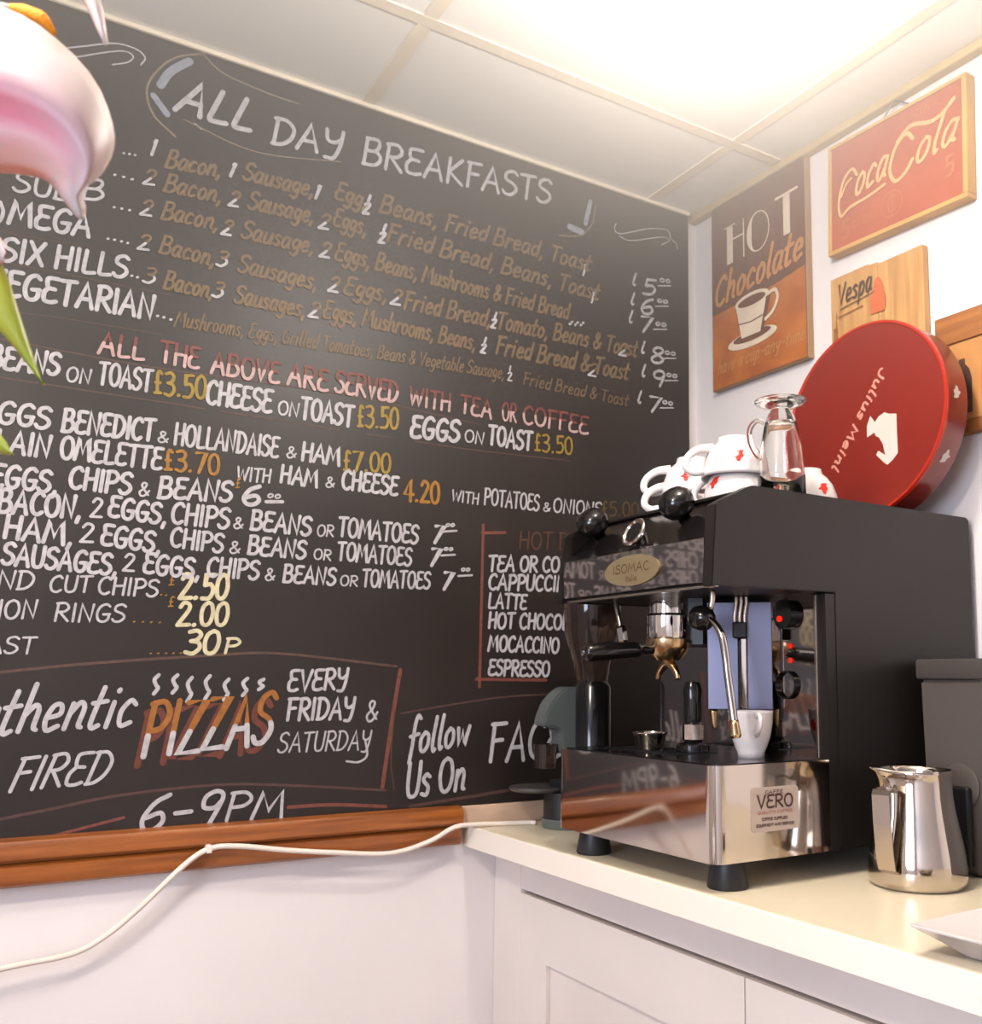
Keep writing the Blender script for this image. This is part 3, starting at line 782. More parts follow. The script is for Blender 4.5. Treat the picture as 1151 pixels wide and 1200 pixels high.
('~',[(-0.2133,2.2034),(-0.2179,2.1899),(-0.1991,2.1828),(-0.122,2.2159),(-0.0671,2.2265),(-0.057,2.2081),(-0.0418,2.2016),(-0.0368,2.1881)],'W',0.0028),
('~',[(-0.2038,2.1755),(-0.1705,2.1741),(-0.0848,2.205),(-0.0621,2.2026),(-0.0848,2.1862)],'W',0.0025),
]
PETAL = [[(1.1736,-1.5039,1.506,0.0),(1.1863,-1.5018,1.4935,0.0),(1.1977,-1.4999,1.482,0.16),(1.2066,-1.4984,1.4721,0.36),(1.2115,-1.4977,1.4646,0.55),(1.2067,-1.4987,1.4625,0.75),(1.1983,-1.5004,1.4623,0.55),(1.2003,-1.5002,1.4565,0.36),(1.1926,-1.5017,1.4557,0.16),(1.1795,-1.5043,1.4576,0.0),(1.1649,-1.5072,1.46,0.0)],[(1.1874,-1.4849,1.5026,0.0),(1.1994,-1.483,1.4888,0.0),(1.2102,-1.4814,1.476,0.16),(1.2186,-1.4801,1.4648,0.36),(1.2232,-1.4794,1.456,0.55),(1.2186,-1.48,1.4522,0.75),(1.2105,-1.4812,1.4503,0.55),(1.2122,-1.4809,1.443,0.36),(1.2047,-1.482,1.4406,0.16),(1.192,-1.4839,1.4404,0.0),(1.1779,-1.486,1.4406,0.0)],[(1.2011,-1.466,1.499,0.0),(1.2124,-1.4645,1.484,0.0),(1.2225,-1.4631,1.47,0.16),(1.2304,-1.462,1.4577,0.36),(1.2347,-1.4613,1.4476,0.55),(1.2302,-1.4617,1.4423,0.75),(1.2224,-1.4625,1.4387,0.55),(1.2237,-1.4621,1.4302,0.36),(1.2163,-1.4628,1.4261,0.16),(1.2041,-1.4641,1.424,0.0),(1.1904,-1.4655,1.4223,0.0)],[(1.2145,-1.4468,1.4936,0.0),(1.2249,-1.4461,1.4782,0.0),(1.2342,-1.4455,1.464,0.16),(1.2414,-1.4451,1.4513,0.35),(1.2451,-1.4449,1.4407,0.55),(1.2406,-1.4455,1.4347,0.75),(1.2328,-1.4463,1.4302,0.55),(1.2336,-1.4465,1.4213,0.35),(1.2261,-1.4473,1.4165,0.16),(1.214,-1.4485,1.4135,0.0),(1.2006,-1.4499,1.4107,0.0)],[(1.2283,-1.4262,1.486,0.0),(1.2375,-1.4271,1.4713,0.0),(1.2457,-1.4279,1.4576,0.15),(1.2519,-1.4288,1.4455,0.33),(1.2548,-1.4298,1.4354,0.52),(1.2499,-1.4312,1.4295,0.71),(1.2419,-1.4329,1.4252,0.52),(1.2419,-1.434,1.4167,0.33),(1.2339,-1.4357,1.4121,0.15),(1.2216,-1.4377,1.4092,0.0),(1.208,-1.4399,1.4065,0.0)],[(1.2403,-1.4083,1.4783,0.0),(1.2484,-1.4104,1.4645,0.0),(1.2557,-1.4125,1.4517,0.14),(1.261,-1.4145,1.4404,0.32),(1.2632,-1.4165,1.4309,0.49),(1.2581,-1.4187,1.4255,0.67),(1.2499,-1.421,1.4216,0.49),(1.2492,-1.4231,1.4138,0.32),(1.241,-1.4255,1.4096,0.14),(1.2285,-1.4282,1.4072,0.0),(1.2148,-1.431,1.405,0.0)],[(1.248,-1.3969,1.4722,0.0),(1.2558,-1.3993,1.4592,0.0),(1.2627,-1.4016,1.447,0.13),(1.2677,-1.4038,1.4362,0.3),(1.2699,-1.4059,1.4272,0.46),(1.265,-1.4081,1.4221,0.78),(1.2572,-1.4103,1.4184,0.92),(1.2562,-1.4124,1.4111,0.32),(1.2483,-1.4147,1.4072,0.13),(1.2363,-1.4172,1.405,0.0),(1.223,-1.4198,1.4031,0.0)],[(1.2527,-1.39,1.4669,0.0),(1.2605,-1.392,1.4545,0.0),(1.2675,-1.394,1.443,0.12),(1.2726,-1.3958,1.4328,0.28),(1.275,-1.3976,1.4243,0.44),(1.2706,-1.3992,1.4195,0.69),(1.2635,-1.4009,1.416,0.89),(1.2627,-1.4026,1.4092,0.31),(1.2553,-1.4043,1.4057,0.12),(1.2441,-1.4061,1.4038,0.0),(1.2317,-1.4079,1.4021,0.0)],[(1.2569,-1.3835,1.4608,0.0),(1.2646,-1.3854,1.4492,0.0),(1.2715,-1.3872,1.4384,0.12),(1.2766,-1.389,1.4289,0.26),(1.279,-1.3905,1.421,0.41),(1.2751,-1.3919,1.4166,0.62),(1.2685,-1.3932,1.4135,0.85),(1.2678,-1.3947,1.4073,0.31),(1.2607,-1.3961,1.4041,0.12),(1.2501,-1.3974,1.4026,0.0),(1.2383,-1.3988,1.4013,0.0)],[(1.2611,-1.3766,1.4535,0.0),(1.2684,-1.3788,1.4429,0.0),(1.275,-1.3809,1.433,0.11),(1.2798,-1.3829,1.4242,0.24),(1.282,-1.3847,1.4171,0.38),(1.2783,-1.3862,1.4132,0.55),(1.2719,-1.3877,1.4105,0.78),(1.271,-1.3893,1.405,0.31),(1.264,-1.3908,1.4025,0.11),(1.2537,-1.3922,1.4014,0.0),(1.2422,-1.3937,1.4006,0.0)],[(1.2645,-1.3706,1.4458,0.0),(1.2714,-1.3732,1.4362,0.0),(1.2776,-1.3756,1.4272,0.1),(1.2821,-1.3779,1.4193,0.22),(1.2841,-1.38,1.4129,0.35),(1.2804,-1.3818,1.4096,0.5),(1.2742,-1.3835,1.4075,0.71),(1.273,-1.3854,1.4028,0.31),(1.2662,-1.3871,1.4008,0.1),(1.256,-1.3888,1.4003,0.0),(1.2448,-1.3905,1.4001,0.0)],[(1.2668,-1.3659,1.4379,0.0),(1.2734,-1.3687,1.4293,0.0),(1.2793,-1.3714,1.4213,0.09),(1.2836,-1.3739,1.4142,0.21),(1.2855,-1.3762,1.4086,0.32),(1.282,-1.3781,1.4058,0.45),(1.276,-1.3799,1.4042,0.62),(1.2746,-1.382,1.4002,0.32),(1.2679,-1.3838,1.3989,0.09),(1.258,-1.3855,1.3989,0.0),(1.2471,-1.3873,1.3992,0.0)],[(1.268,-1.3625,1.4298,0.0),(1.2744,-1.3655,1.4221,0.0),(1.2801,-1.3683,1.415,0.08),(1.2843,-1.3709,1.4089,0.19),(1.2861,-1.3732,1.404,0.29),(1.2828,-1.3752,1.4017,0.4),(1.2771,-1.3771,1.4007,0.53),(1.2756,-1.3793,1.3975,0.32),(1.269,-1.3811,1.3967,0.08),(1.2594,-1.3829,1.3973,0.0),(1.2489,-1.3848,1.3981,0.0)],[(1.2686,-1.3602,1.4226,0.0),(1.2748,-1.3632,1.4158,0.0),(1.2803,-1.3661,1.4095,0.07),(1.2843,-1.3687,1.4041,0.17),(1.2861,-1.3711,1.3999,0.26),(1.283,-1.3731,1.3981,0.36),(1.2776,-1.375,1.3975,0.45),(1.276,-1.3772,1.3949,0.32),(1.2695,-1.3791,1.3947,0.08),(1.2603,-1.3809,1.3957,0.0),(1.2501,-1.3827,1.397,0.0)],[(1.2686,-1.359,1.4173,0.0),(1.2746,-1.3619,1.4112,0.0),(1.2799,-1.3647,1.4055,0.07),(1.2838,-1.3674,1.4006,0.15),(1.2856,-1.3697,1.3968,0.23),(1.2827,-1.3717,1.3954,0.32),(1.2776,-1.3736,1.395,0.37),(1.2759,-1.3757,1.3929,0.31),(1.2696,-1.3776,1.393,0.07),(1.2607,-1.3793,1.3942,0.0),(1.2509,-1.3811,1.3958,0.0)],[(1.2679,-1.3588,1.413,0.0),(1.2738,-1.3616,1.4074,0.0),(1.279,-1.3643,1.4022,0.06),(1.2828,-1.3668,1.3977,0.13),(1.2845,-1.3691,1.3943,0.21),(1.2819,-1.371,1.3931,0.28),(1.2771,-1.3728,1.3928,0.3),(1.2753,-1.3748,1.3911,0.3),(1.2693,-1.3766,1.3915,0.06),(1.2607,-1.3783,1.3929,0.0),(1.2513,-1.38,1.3946,0.0)],[(1.2665,-1.3594,1.4087,0.0),(1.2723,-1.362,1.4036,0.0),(1.2774,-1.3645,1.3988,0.05),(1.2812,-1.3668,1.3948,0.11),(1.283,-1.369,1.3918,0.18),(1.2807,-1.3707,1.3907,0.24),(1.2763,-1.3724,1.3907,0.24),(1.2744,-1.3742,1.3894,0.27),(1.2686,-1.3758,1.3899,0.06),(1.2605,-1.3773,1.3915,0.0),(1.2515,-1.3789,1.3933,0.0)],[(1.2643,-1.361,1.4042,0.0),(1.2701,-1.3634,1.3996,0.0),(1.2751,-1.3656,1.3954,0.04),(1.279,-1.3676,1.3918,0.09),(1.2808,-1.3695,1.3891,0.15),(1.2789,-1.371,1.3883,0.2),(1.2749,-1.3725,1.3884,0.18),(1.2731,-1.374,1.3875,0.24),(1.2676,-1.3754,1.3883,0.05),(1.2599,-1.3766,1.3901,0.0),(1.2515,-1.3779,1.3921,0.0)],[(1.2618,-1.3631,1.4004,0.0),(1.2675,-1.3651,1.3962,0.0),(1.2726,-1.3669,1.3924,0.03),(1.2765,-1.3687,1.3892,0.08),(1.2785,-1.3702,1.3869,0.12),(1.2769,-1.3715,1.3862,0.16),(1.2734,-1.3727,1.3865,0.14),(1.2716,-1.3739,1.3859,0.19),(1.2665,-1.375,1.3869,0.05),(1.2592,-1.376,1.3888,0.0),(1.2513,-1.377,1.3909,0.0)],[(1.2592,-1.3652,1.3981,0.0),(1.265,-1.3668,1.3942,0.0),(1.2701,-1.3683,1.3907,0.03),(1.274,-1.3697,1.3877,0.06),(1.2761,-1.371,1.3855,0.09),(1.2749,-1.372,1.3849,0.12),(1.2718,-1.3728,1.3852,0.1),(1.2701,-1.3738,1.3848,0.14),(1.2652,-1.3746,1.3858,0.04),(1.2585,-1.3752,1.3877,0.0),(1.251,-1.3759,1.3898,0.0)],[(1.2566,-1.3675,1.3968,0.0),(1.2623,-1.3687,1.3931,0.0),(1.2674,-1.3699,1.3897,0.02),(1.2714,-1.3709,1.3868,0.04),(1.2736,-1.3718,1.3848,0.06),(1.2728,-1.3725,1.3841,0.08),(1.2702,-1.373,1.3843,0.07),(1.2685,-1.3736,1.384,0.09),(1.2639,-1.3741,1.385,0.03),(1.2577,-1.3744,1.3867,0.0),(1.2507,-1.3747,1.3887,0.0)],[(1.2545,-1.3687,1.395,0.0),(1.2601,-1.3697,1.3915,0.0),(1.2651,-1.3705,1.3883,0.01),(1.2691,-1.3713,1.3857,0.02),(1.2714,-1.372,1.3837,0.03),(1.2709,-1.3724,1.3831,0.04),(1.2686,-1.3728,1.3832,0.03),(1.2669,-1.3732,1.383,0.04),(1.2626,-1.3734,1.384,0.02),(1.2568,-1.3735,1.3857,0.0),(1.2502,-1.3736,1.3877,0.0)],[(1.2532,-1.3682,1.3921,0.0),(1.2587,-1.369,1.3889,0.0),(1.2635,-1.3698,1.3861,0.0),(1.2673,-1.3705,1.3837,0.0),(1.2695,-1.3711,1.382,0.0),(1.2693,-1.3716,1.3814,0.01),(1.2673,-1.3718,1.3816,0.0),(1.2655,-1.3722,1.3818,0.0),(1.2614,-1.3723,1.3829,0.0),(1.2558,-1.3724,1.3846,0.0),(1.2497,-1.3724,1.3866,0.0)],[(1.2522,-1.3671,1.3891,0.0),(1.2574,-1.3679,1.3863,0.0),(1.262,-1.3687,1.3838,0.0),(1.2656,-1.3694,1.3817,0.0),(1.2678,-1.37,1.3803,0.0),(1.2677,-1.3704,1.3799,0.0),(1.266,-1.3707,1.3802,0.0),(1.2641,-1.371,1.3805,0.0),(1.2601,-1.3711,1.3818,0.0),(1.2548,-1.3712,1.3836,0.0),(1.2489,-1.3712,1.3857,0.0)],[(1.2506,-1.3668,1.3871,0.0),(1.2556,-1.3675,1.3846,0.0),(1.26,-1.3682,1.3824,0.0),(1.2635,-1.3688,1.3806,0.0),(1.2657,-1.3694,1.3794,0.0),(1.2658,-1.3697,1.379,0.0),(1.2644,-1.37,1.3793,0.0),(1.2623,-1.3702,1.3799,0.0),(1.2585,-1.3703,1.3813,0.0),(1.2536,-1.3703,1.3832,0.0),(1.248,-1.3702,1.3852,0.0)],[(1.2487,-1.3669,1.3859,0.0),(1.2535,-1.3676,1.3837,0.0),(1.2578,-1.3681,1.3817,0.0),(1.2612,-1.3687,1.3801,0.0),(1.2633,-1.3691,1.379,0.0),(1.2637,-1.3693,1.3787,0.0),(1.2626,-1.3695,1.3791,0.0),(1.2604,-1.3696,1.3798,0.0),(1.2568,-1.3696,1.3813,0.0),(1.2521,-1.3695,1.3831,0.0),(1.247,-1.3693,1.3852,0.0)],[(1.2466,-1.3671,1.3849,0.0),(1.2512,-1.3676,1.3829,0.0),(1.2554,-1.3681,1.3811,0.0),(1.2586,-1.3685,1.3797,0.0),(1.2607,-1.3688,1.3788,0.0),(1.2614,-1.369,1.3785,0.0),(1.2606,-1.369,1.3789,0.0),(1.2583,-1.369,1.3798,0.0),(1.2549,-1.3689,1.3813,0.0),(1.2506,-1.3687,1.3832,0.0),(1.2458,-1.3685,1.3852,0.0)]]
LEAF = [[[1.1687,-1.4428,1.4426],[1.1703,-1.445,1.44],[1.1699,-1.4474,1.4383],[1.1667,-1.45,1.4379],[1.1615,-1.4528,1.4385]],[[1.1773,-1.4316,1.4258],[1.1781,-1.435,1.4229],[1.1768,-1.4386,1.4209],[1.1728,-1.4423,1.4201],[1.1669,-1.4462,1.4202]],[[1.1858,-1.4207,1.4096],[1.1857,-1.4253,1.4064],[1.1838,-1.4299,1.404],[1.1791,-1.4346,1.4028],[1.1724,-1.4394,1.4023]],[[1.1935,-1.4115,1.3959],[1.1932,-1.4164,1.3922],[1.191,-1.4213,1.3893],[1.186,-1.4263,1.3874],[1.1791,-1.4314,1.3863]],[[1.2007,-1.4037,1.3848],[1.2005,-1.4082,1.3803],[1.1984,-1.4127,1.3765],[1.1936,-1.4173,1.3737],[1.1868,-1.4219,1.3716]],[[1.207,-1.3973,1.3738],[1.2071,-1.4012,1.3689],[1.2054,-1.4051,1.3648],[1.201,-1.409,1.3616],[1.1946,-1.4129,1.359]],[[1.2119,-1.3927,1.3615],[1.2126,-1.3959,1.3574],[1.2115,-1.3991,1.354],[1.2076,-1.4023,1.3515],[1.2018,-1.4054,1.3497]],[[1.2161,-1.3891,1.3488],[1.2175,-1.3916,1.346],[1.217,-1.3939,1.3439],[1.2139,-1.3963,1.3426],[1.2089,-1.3986,1.3419]],[[1.2205,-1.3853,1.3363],[1.2225,-1.3869,1.3344],[1.2227,-1.3885,1.333],[1.2202,-1.3901,1.3325],[1.2158,-1.3915,1.3325]],[[1.2249,-1.3814,1.3239],[1.2275,-1.3823,1.3224],[1.2282,-1.3831,1.3215],[1.2263,-1.3838,1.3214],[1.2226,-1.3845,1.3218]],[[1.2293,-1.3775,1.3115],[1.2325,-1.3777,1.3106],[1.2338,-1.3777,1.3101],[1.2325,-1.3776,1.3104],[1.2293,-1.3775,1.3111]]]
LEAF2 = [[[1.1645,-1.4244,1.328],[1.1674,-1.4246,1.3255],[1.1684,-1.4249,1.3236],[1.1665,-1.4253,1.3225],[1.1627,-1.4257,1.3218]],[[1.1712,-1.4148,1.3167],[1.1739,-1.4153,1.3141],[1.1747,-1.4159,1.312],[1.1726,-1.4165,1.3105],[1.1686,-1.4172,1.3095]],[[1.1778,-1.4058,1.3067],[1.1803,-1.4065,1.3039],[1.1809,-1.4072,1.3015],[1.1788,-1.4079,1.2998],[1.1747,-1.4086,1.2985]],[[1.1841,-1.3977,1.2999],[1.1869,-1.398,1.2968],[1.1877,-1.3983,1.2941],[1.1858,-1.3986,1.292],[1.182,-1.3989,1.2903]],[[1.1896,-1.3914,1.2945],[1.1926,-1.3913,1.2914],[1.1937,-1.3912,1.2888],[1.1921,-1.391,1.2866],[1.1886,-1.3907,1.2849]],[[1.1929,-1.3883,1.2896],[1.196,-1.3882,1.2874],[1.1973,-1.3881,1.2857],[1.1959,-1.3879,1.2845],[1.1925,-1.3876,1.2837]],[[1.1954,-1.3865,1.2849],[1.1987,-1.3865,1.2841],[1.2001,-1.3864,1.2836],[1.1988,-1.3863,1.2837],[1.1956,-1.3861,1.2841]]]
PETAL2 = [[[1.2322,-1.3897,1.5577],[1.233,-1.3932,1.5554],[1.2321,-1.3965,1.5544],[1.2286,-1.3999,1.5553],[1.2233,-1.4032,1.5576]],[[1.2352,-1.383,1.5371],[1.2362,-1.3862,1.5349],[1.2355,-1.3892,1.534],[1.2322,-1.3922,1.5349],[1.2272,-1.3952,1.5371]],[[1.2382,-1.3765,1.5173],[1.2394,-1.3794,1.5152],[1.2389,-1.3822,1.5143],[1.2358,-1.3848,1.5152],[1.231,-1.3874,1.5172]],[[1.2409,-1.3718,1.5038],[1.2423,-1.3744,1.5018],[1.242,-1.3769,1.501],[1.2391,-1.3792,1.5018],[1.2345,-1.3814,1.5038]],[[1.2435,-1.369,1.4985],[1.245,-1.3714,1.4965],[1.2449,-1.3736,1.4956],[1.2422,-1.3757,1.4964],[1.2378,-1.3776,1.4984]],[[1.2457,-1.3672,1.495],[1.2475,-1.3692,1.493],[1.2475,-1.3712,1.4922],[1.245,-1.3729,1.493],[1.2408,-1.3746,1.495]],[[1.2474,-1.3653,1.488],[1.2494,-1.367,1.486],[1.2497,-1.3686,1.4852],[1.2475,-1.3699,1.486],[1.2436,-1.3712,1.4879]],[[1.2487,-1.3638,1.4792],[1.251,-1.3651,1.4774],[1.2516,-1.3661,1.4766],[1.2497,-1.367,1.4773],[1.2461,-1.3678,1.4792]],[[1.2499,-1.3624,1.4704],[1.2525,-1.3632,1.4686],[1.2534,-1.3638,1.4678],[1.2519,-1.3641,1.4686],[1.2486,-1.3644,1.4704]]]
PETAL3 = [[[1.1841,-1.4296,1.405],[1.187,-1.4297,1.4016],[1.1879,-1.4299,1.3991],[1.186,-1.4303,1.3976],[1.1822,-1.4307,1.397]],[[1.1913,-1.4205,1.3992],[1.194,-1.4207,1.395],[1.1948,-1.4209,1.3916],[1.1929,-1.4212,1.3894],[1.189,-1.4215,1.3878]],[[1.1981,-1.412,1.3935],[1.2008,-1.4121,1.3887],[1.2015,-1.4123,1.3848],[1.1996,-1.4125,1.3818],[1.1957,-1.4127,1.3796]],[[1.2046,-1.404,1.3879],[1.2073,-1.404,1.383],[1.2082,-1.4039,1.3788],[1.2064,-1.4039,1.3757],[1.2026,-1.4038,1.3732]],[[1.2099,-1.398,1.383],[1.2127,-1.3978,1.3784],[1.2138,-1.3976,1.3745],[1.2121,-1.3974,1.3717],[1.2086,-1.3971,1.3695]],[[1.2125,-1.3963,1.3796],[1.2155,-1.3962,1.3761],[1.2166,-1.3961,1.3734],[1.2151,-1.3959,1.3717],[1.2116,-1.3957,1.3707]],[[1.2143,-1.3961,1.3768],[1.2173,-1.3962,1.3748],[1.2185,-1.3962,1.3735],[1.2171,-1.3962,1.3732],[1.2138,-1.3962,1.3736]]]
ANTHER = [[1.2048, -1.4007, 1.5011], [1.2137, -1.3952, 1.4957], [1.2233, -1.3883, 1.4887], [1.2258, -1.383, 1.4815]]
FILAMENT = [[1.1298, -1.459, 1.4985], [1.1746, -1.4304, 1.5111], [1.2048, -1.4007, 1.5011]]
HEART = [[1.1602, -1.5007, 1.4821], [1.1313, -1.5073, 1.4791]]

# ================================================================ ROOM
ZC = 2.286
YW = 0.03
b = bm_new(); box(b, (-0.2, -3.9, -0.05), (3.5, 0.2, 0.0)); struct('floor', b, M['floor'])
b = bm_new(); box(b, (-0.2, -3.9, ZC), (3.5, 0.2, ZC + 0.06)); ceiling = struct('ceiling', b, M['ceil'])
b = bm_new(); box(b, (-0.115, -3.9, 0.0), (-0.015, YW + 0.1, ZC)); struct('wall_left', b, M['wall'])
b = bm_new(); box(b, (-0.015, YW, 0.0), (3.5, YW + 0.1, ZC)); struct('wall_right', b, M['wall'])
b = bm_new(); box(b, (3.4, -3.8, 0.0), (3.5, YW, ZC)); struct('wall_far', b, M['wall'])
b = bm_new()
for a, c in (((-0.015, -3.9, 0), (1.6, -3.8, ZC)), ((2.9, -3.9, 0), (3.4, -3.8, ZC)), ((1.6, -3.9, 0), (2.9, -3.8, 0.85)), ((1.6, -3.9, 2.05), (2.9, -3.8, ZC))):
    box(b, a, c)
struct('wall_back', b, M['wall'])
b = bm_new()
for a, c in (((1.6, -3.88, 0.85), (1.66, -3.82, 2.05)), ((2.84, -3.88, 0.85), (2.9, -3.82, 2.05)), ((1.66, -3.88, 0.85), (2.84, -3.82, 0.91)), ((1.66, -3.88, 1.99), (2.84, -3.82, 2.05)), ((2.225, -3.88, 0.91), (2.275, -3.82, 1.99))):
    box(b, a, c, 0.004)
win = struct('window_1', b, M['ceramic'])
b = bm_new(); box(b, (1.66, -3.855, 0.91), (2.84, -3.85, 1.99)); obj('pane', b, M['glass'], win)
# ceiling joint strips and cornices
b = bm_new(); box(b, (0.0, -0.131, ZC - 0.0022), (3.39, -0.107, ZC)); struct('trim_1', b, M['strip'])
b = bm_new(); box(b, (0.278, -3.7, ZC - 0.0026), (0.302, YW - 0.025, ZC)); struct('trim_2', b, M['strip'])
b = bm_new(); box(b, (0.0, -0.815, ZC - 0.0022), (3.39, -0.790, ZC)); struct('trim_3', b, M['strip'])
b = bm_new(); box(b, (-0.015, YW - 0.022, ZC - 0.018), (3.39, YW, ZC - 0.0002), 0.004); struct('trim_4', b, M['cornice'])
b = bm_new(); box(b, (0.0, -3.6, ZC - 0.009), (0.008, -0.004, ZC - 0.0002), 0.002); struct('trim_5', b, M['strip'])

# ceiling lamp (just above the picture) : rose, cord, globe
lamp = thing('pendant_lamp', 'small warm globe lamp under the ceiling above the counter', 'lamp', (0.88, -0.65, ZC))
b = bm_new(); lathe(b, [(0, 0), (0.05, 0), (0.05, -0.012), (0.012, -0.03), (0, -0.03)], (0.88, -0.65, ZC), 32); obj('ceiling_rose', b, M['ceramic'], lamp, True)
b = bm_new(); lathe(b, [(0, 0.0), (0.012, 0.0), (0.012, 0.11), (0, 0.11)], (0.88, -0.65, ZC - 0.13), 24); obj('lamp_holder', b, M['chrome'], lamp, True)

# ================================================================ CHALKBOARD
BZ0 = 0.938
board = thing('menu_chalkboard', 'large dark wall menu board with handwritten breakfast and pizza lettering in a pine frame', 'menu board', (0, -1.0, BZ0))
b = bm_new(); box(b, (-0.0148, -2.2, BZ0 - 0.02), (0.0, -0.004, ZC - 0.001), 0.0008); obj('board', b, M['board'], board)
def yz(u, v, x=0.0008):
    return Vector((x, u, v))
LIST_NAMES = 0
for row in TEXT:
    if row[0] == '~':
        _, pts, col, w = row
        b = bm_new()
        ribbon(b, [(p.x, p.y) for p in smooth_path([(a, c, 0) for a, c in pts], 6)], w, lambda u, v: yz(u, v, 0.0003))
        obj('painted_line', b, PEN[col], board)
        continue
    s, y0, z0, y1, z1, h, col, sl, w = row
    ss, W = strokes_of(s, sl, jit=0.02)
    sx = (y1 - y0) / W
    if len(s) == 1 and s in '1i`)':
        sx = min(sx, h * 1.0)
    dz = (z1 - z0) / W
    lw = w * min(h, sx * 1.25) * (1.0 if len(s) > 1 else 1.0)
    lw *= 1.12 if col == 'W' else 1.0
    lw = max(lw, 0.0022 if col != 'W' else 0.003)
    def fnx(xo):
        def f(u, v):
            return Vector((xo, u, v))
        return f
    def world(p):
        return (y0 + p[0] * sx, z0 + p[0] * dz + p[1] * h)
    if col == 'K':
        continue
    if col in ('P', 'M', 'Q'):
        lim = {'P': 0.40, 'M': 0.52, 'Q': 0.45}[col]
        top_c, bot_c = {'P': (PEN['P1'], PEN['W']), 'M': (PEN['MR'], PEN['MW']), 'Q': (PEN['B'], PEN['W'])}[col]
        bt, bb = bm_new(), bm_new()
        for st in ss:
            if len(st) == 2:
                (ax_, ay_), (cx_, cy_) = st
                st = [(ax_ + (cx_ - ax_) * k / 6, ay_ + (cy_ - ay_) * k / 6) for k in range(7)]
            for seg in clip_v(st, lim, True):
                ribbon(bt, [world(p) for p in seg], lw, fnx(0.0015))
            for seg in clip_v(st, lim, False):
                ribbon(bb, [world(p) for p in seg], lw, fnx(0.0021))
        obj('lettering', bt, top_c, board)
        if len(bb.verts):
            obj('lettering', bb, bot_c, board)
        continue
    b = bm_new()
    for st in ss:
        ribbon(b, [world(p) for p in st], lw, fnx(0.0012 if col != 'S' else 0.0006))
    obj('lettering', b, PEN[col], board)
# frame
b = bm_new()
def rail(b, prof, ya, yb):
    prism(b, prof, ya, yb, lambda u, v, w: Vector((u, w, v)))
rail(b, [(-0.015, 0.905), (0.020, 0.905), (0.026, 0.910), (0.027, 0.926), (0.022, 0.936), (0.012, 0.9395), (0.0, 0.9395)], -2.25, -0.576)
obj('frame_bead', b, M['frame'], board, True)
b = bm_new()
rail(b, [(-0.015, 0.868), (0.012, 0.868), (0.017, 0.872), (0.018, 0.897), (0.012, 0.903), (-0.015, 0.903)], -2.25, -0.576)
obj('frame_board', b, M['frame'], board, True)
b = bm_new(); box(b, (-0.015, -2.25, 0.868), (0.024, -2.2, ZC - 0.002), 0.003); obj('frame_side', b, M['frame'], board)

# ================================================================ COUNTER
cab = thing('base_cabinet', 'cream painted base cabinet with recessed panel doors under the worktop', 'cabinet', (0.9, -0.487, 0))
b = bm_new()
box(b, (-0.014, -0.46, 0.0), (2.6, YW - 0.002, 0.858))
obj('carcass', b, M['cabinet'], cab)
b = bm_new(); box(b, (-0.014, -0.487, 0.0), (0.0885, -0.461, 0.859), 0.0015); obj('stile', b, M['cabinet'], cab)
b = bm_new(); box(b, (0.0890, -0.487, 0.7915), (2.6, -0.461, 0.859), 0.0015); obj('rail', b, M['cabinet'], cab)
b = bm_new(); box(b, (0.0890, -0.4635, 0.784), (2.6, -0.459, 0.7915)); obj('shadow_gap', b, M['hotedge'], cab)
def door(x0, x1):
    d = bm_new()
    zt, zb, f = 0.7840, 0.08, 0.095
    for a, c in (((x0, zb), (x0 + f, zt)), ((x1 - f, zb), (x1, zt)), ((x0 + f, zt - f - 0.012), (x1 - f, zt)), ((x0 + f, zb), (x1 - f, zb + f))):
        box(d, (a[0], -0.487, a[1]), (c[0], -0.465, c[1]))
    o = obj('door', d, M['cabinet'], cab)
    p = bm_new(); box(p, (x0 + f + 0.0008, -0.4795, zb + f + 0.0008), (x1 - f - 0.0008, -0.468, zt - f - 0.0128), 0.0015)
    obj('panel', p, M['cabinet'], o)
door(0.0900, 0.7025); door(0.7055, 1.318); door(1.321, 1.93)
wt = thing('worktop', 'pale cream worktop along the wall carrying the coffee machine', 'worktop', (0.9, -0.3, 0.86))
b = bm_new(); box(b, (-0.012, -0.5545, 0.8602), (2.65, YW - 0.001, 0.9), 0.003, 3); obj('slab', b, M['worktop'], wt)
b = bm_new(); box(b, (-0.012, -0.557, 0.8604), (2.65, -0.5546, 0.8995), 0.0008); obj('edge_band', b, M['edge'], wt)
b = bm_new(); box(b, (0.0008, -0.572, 0.9003), (0.014, -0.012, 0.9375), 0.002); up = obj('timber_upstand', b, M['upstand'])
tag(up, 'pale bare timber batten on the worktop against the menu board', 'upstand')

# ================================================================ SIGNS ON THE RIGHT WALL
def xz(y):
    return lambda u, v: Vector((u, y, v))
def text_on(b, s, x0, z0, x1, z1, h, w, y, slant=0.0, vf=None):
    """single-stroke words between two points of a wall plane"""
    ss, W = strokes_of(s, slant)
    d = Vector((x1 - x0, z1 - z0)) / W
    n = Vector((-(z1 - z0), (x1 - x0))).normalized() * h
    for st in ss:
        ribbon(b, [(x0 + p[0] * d.x + p[1] * n.x, z0 + p[0] * d.y + p[1] * n.y) for p in st], w, vf or xz(y))
def poly_face(b, pts, fn):
    vs = [b.verts.new(fn(*p)) for p in pts]
    if len(vs) < 5:
        b.faces.new(vs)
        return
    for t in tessellate_polygon([[Vector((p[0], p[1], 0)) for p in pts]]):
        b.faces.new([vs[i] for i in t])

SY = 0.012   # front plane of the signs
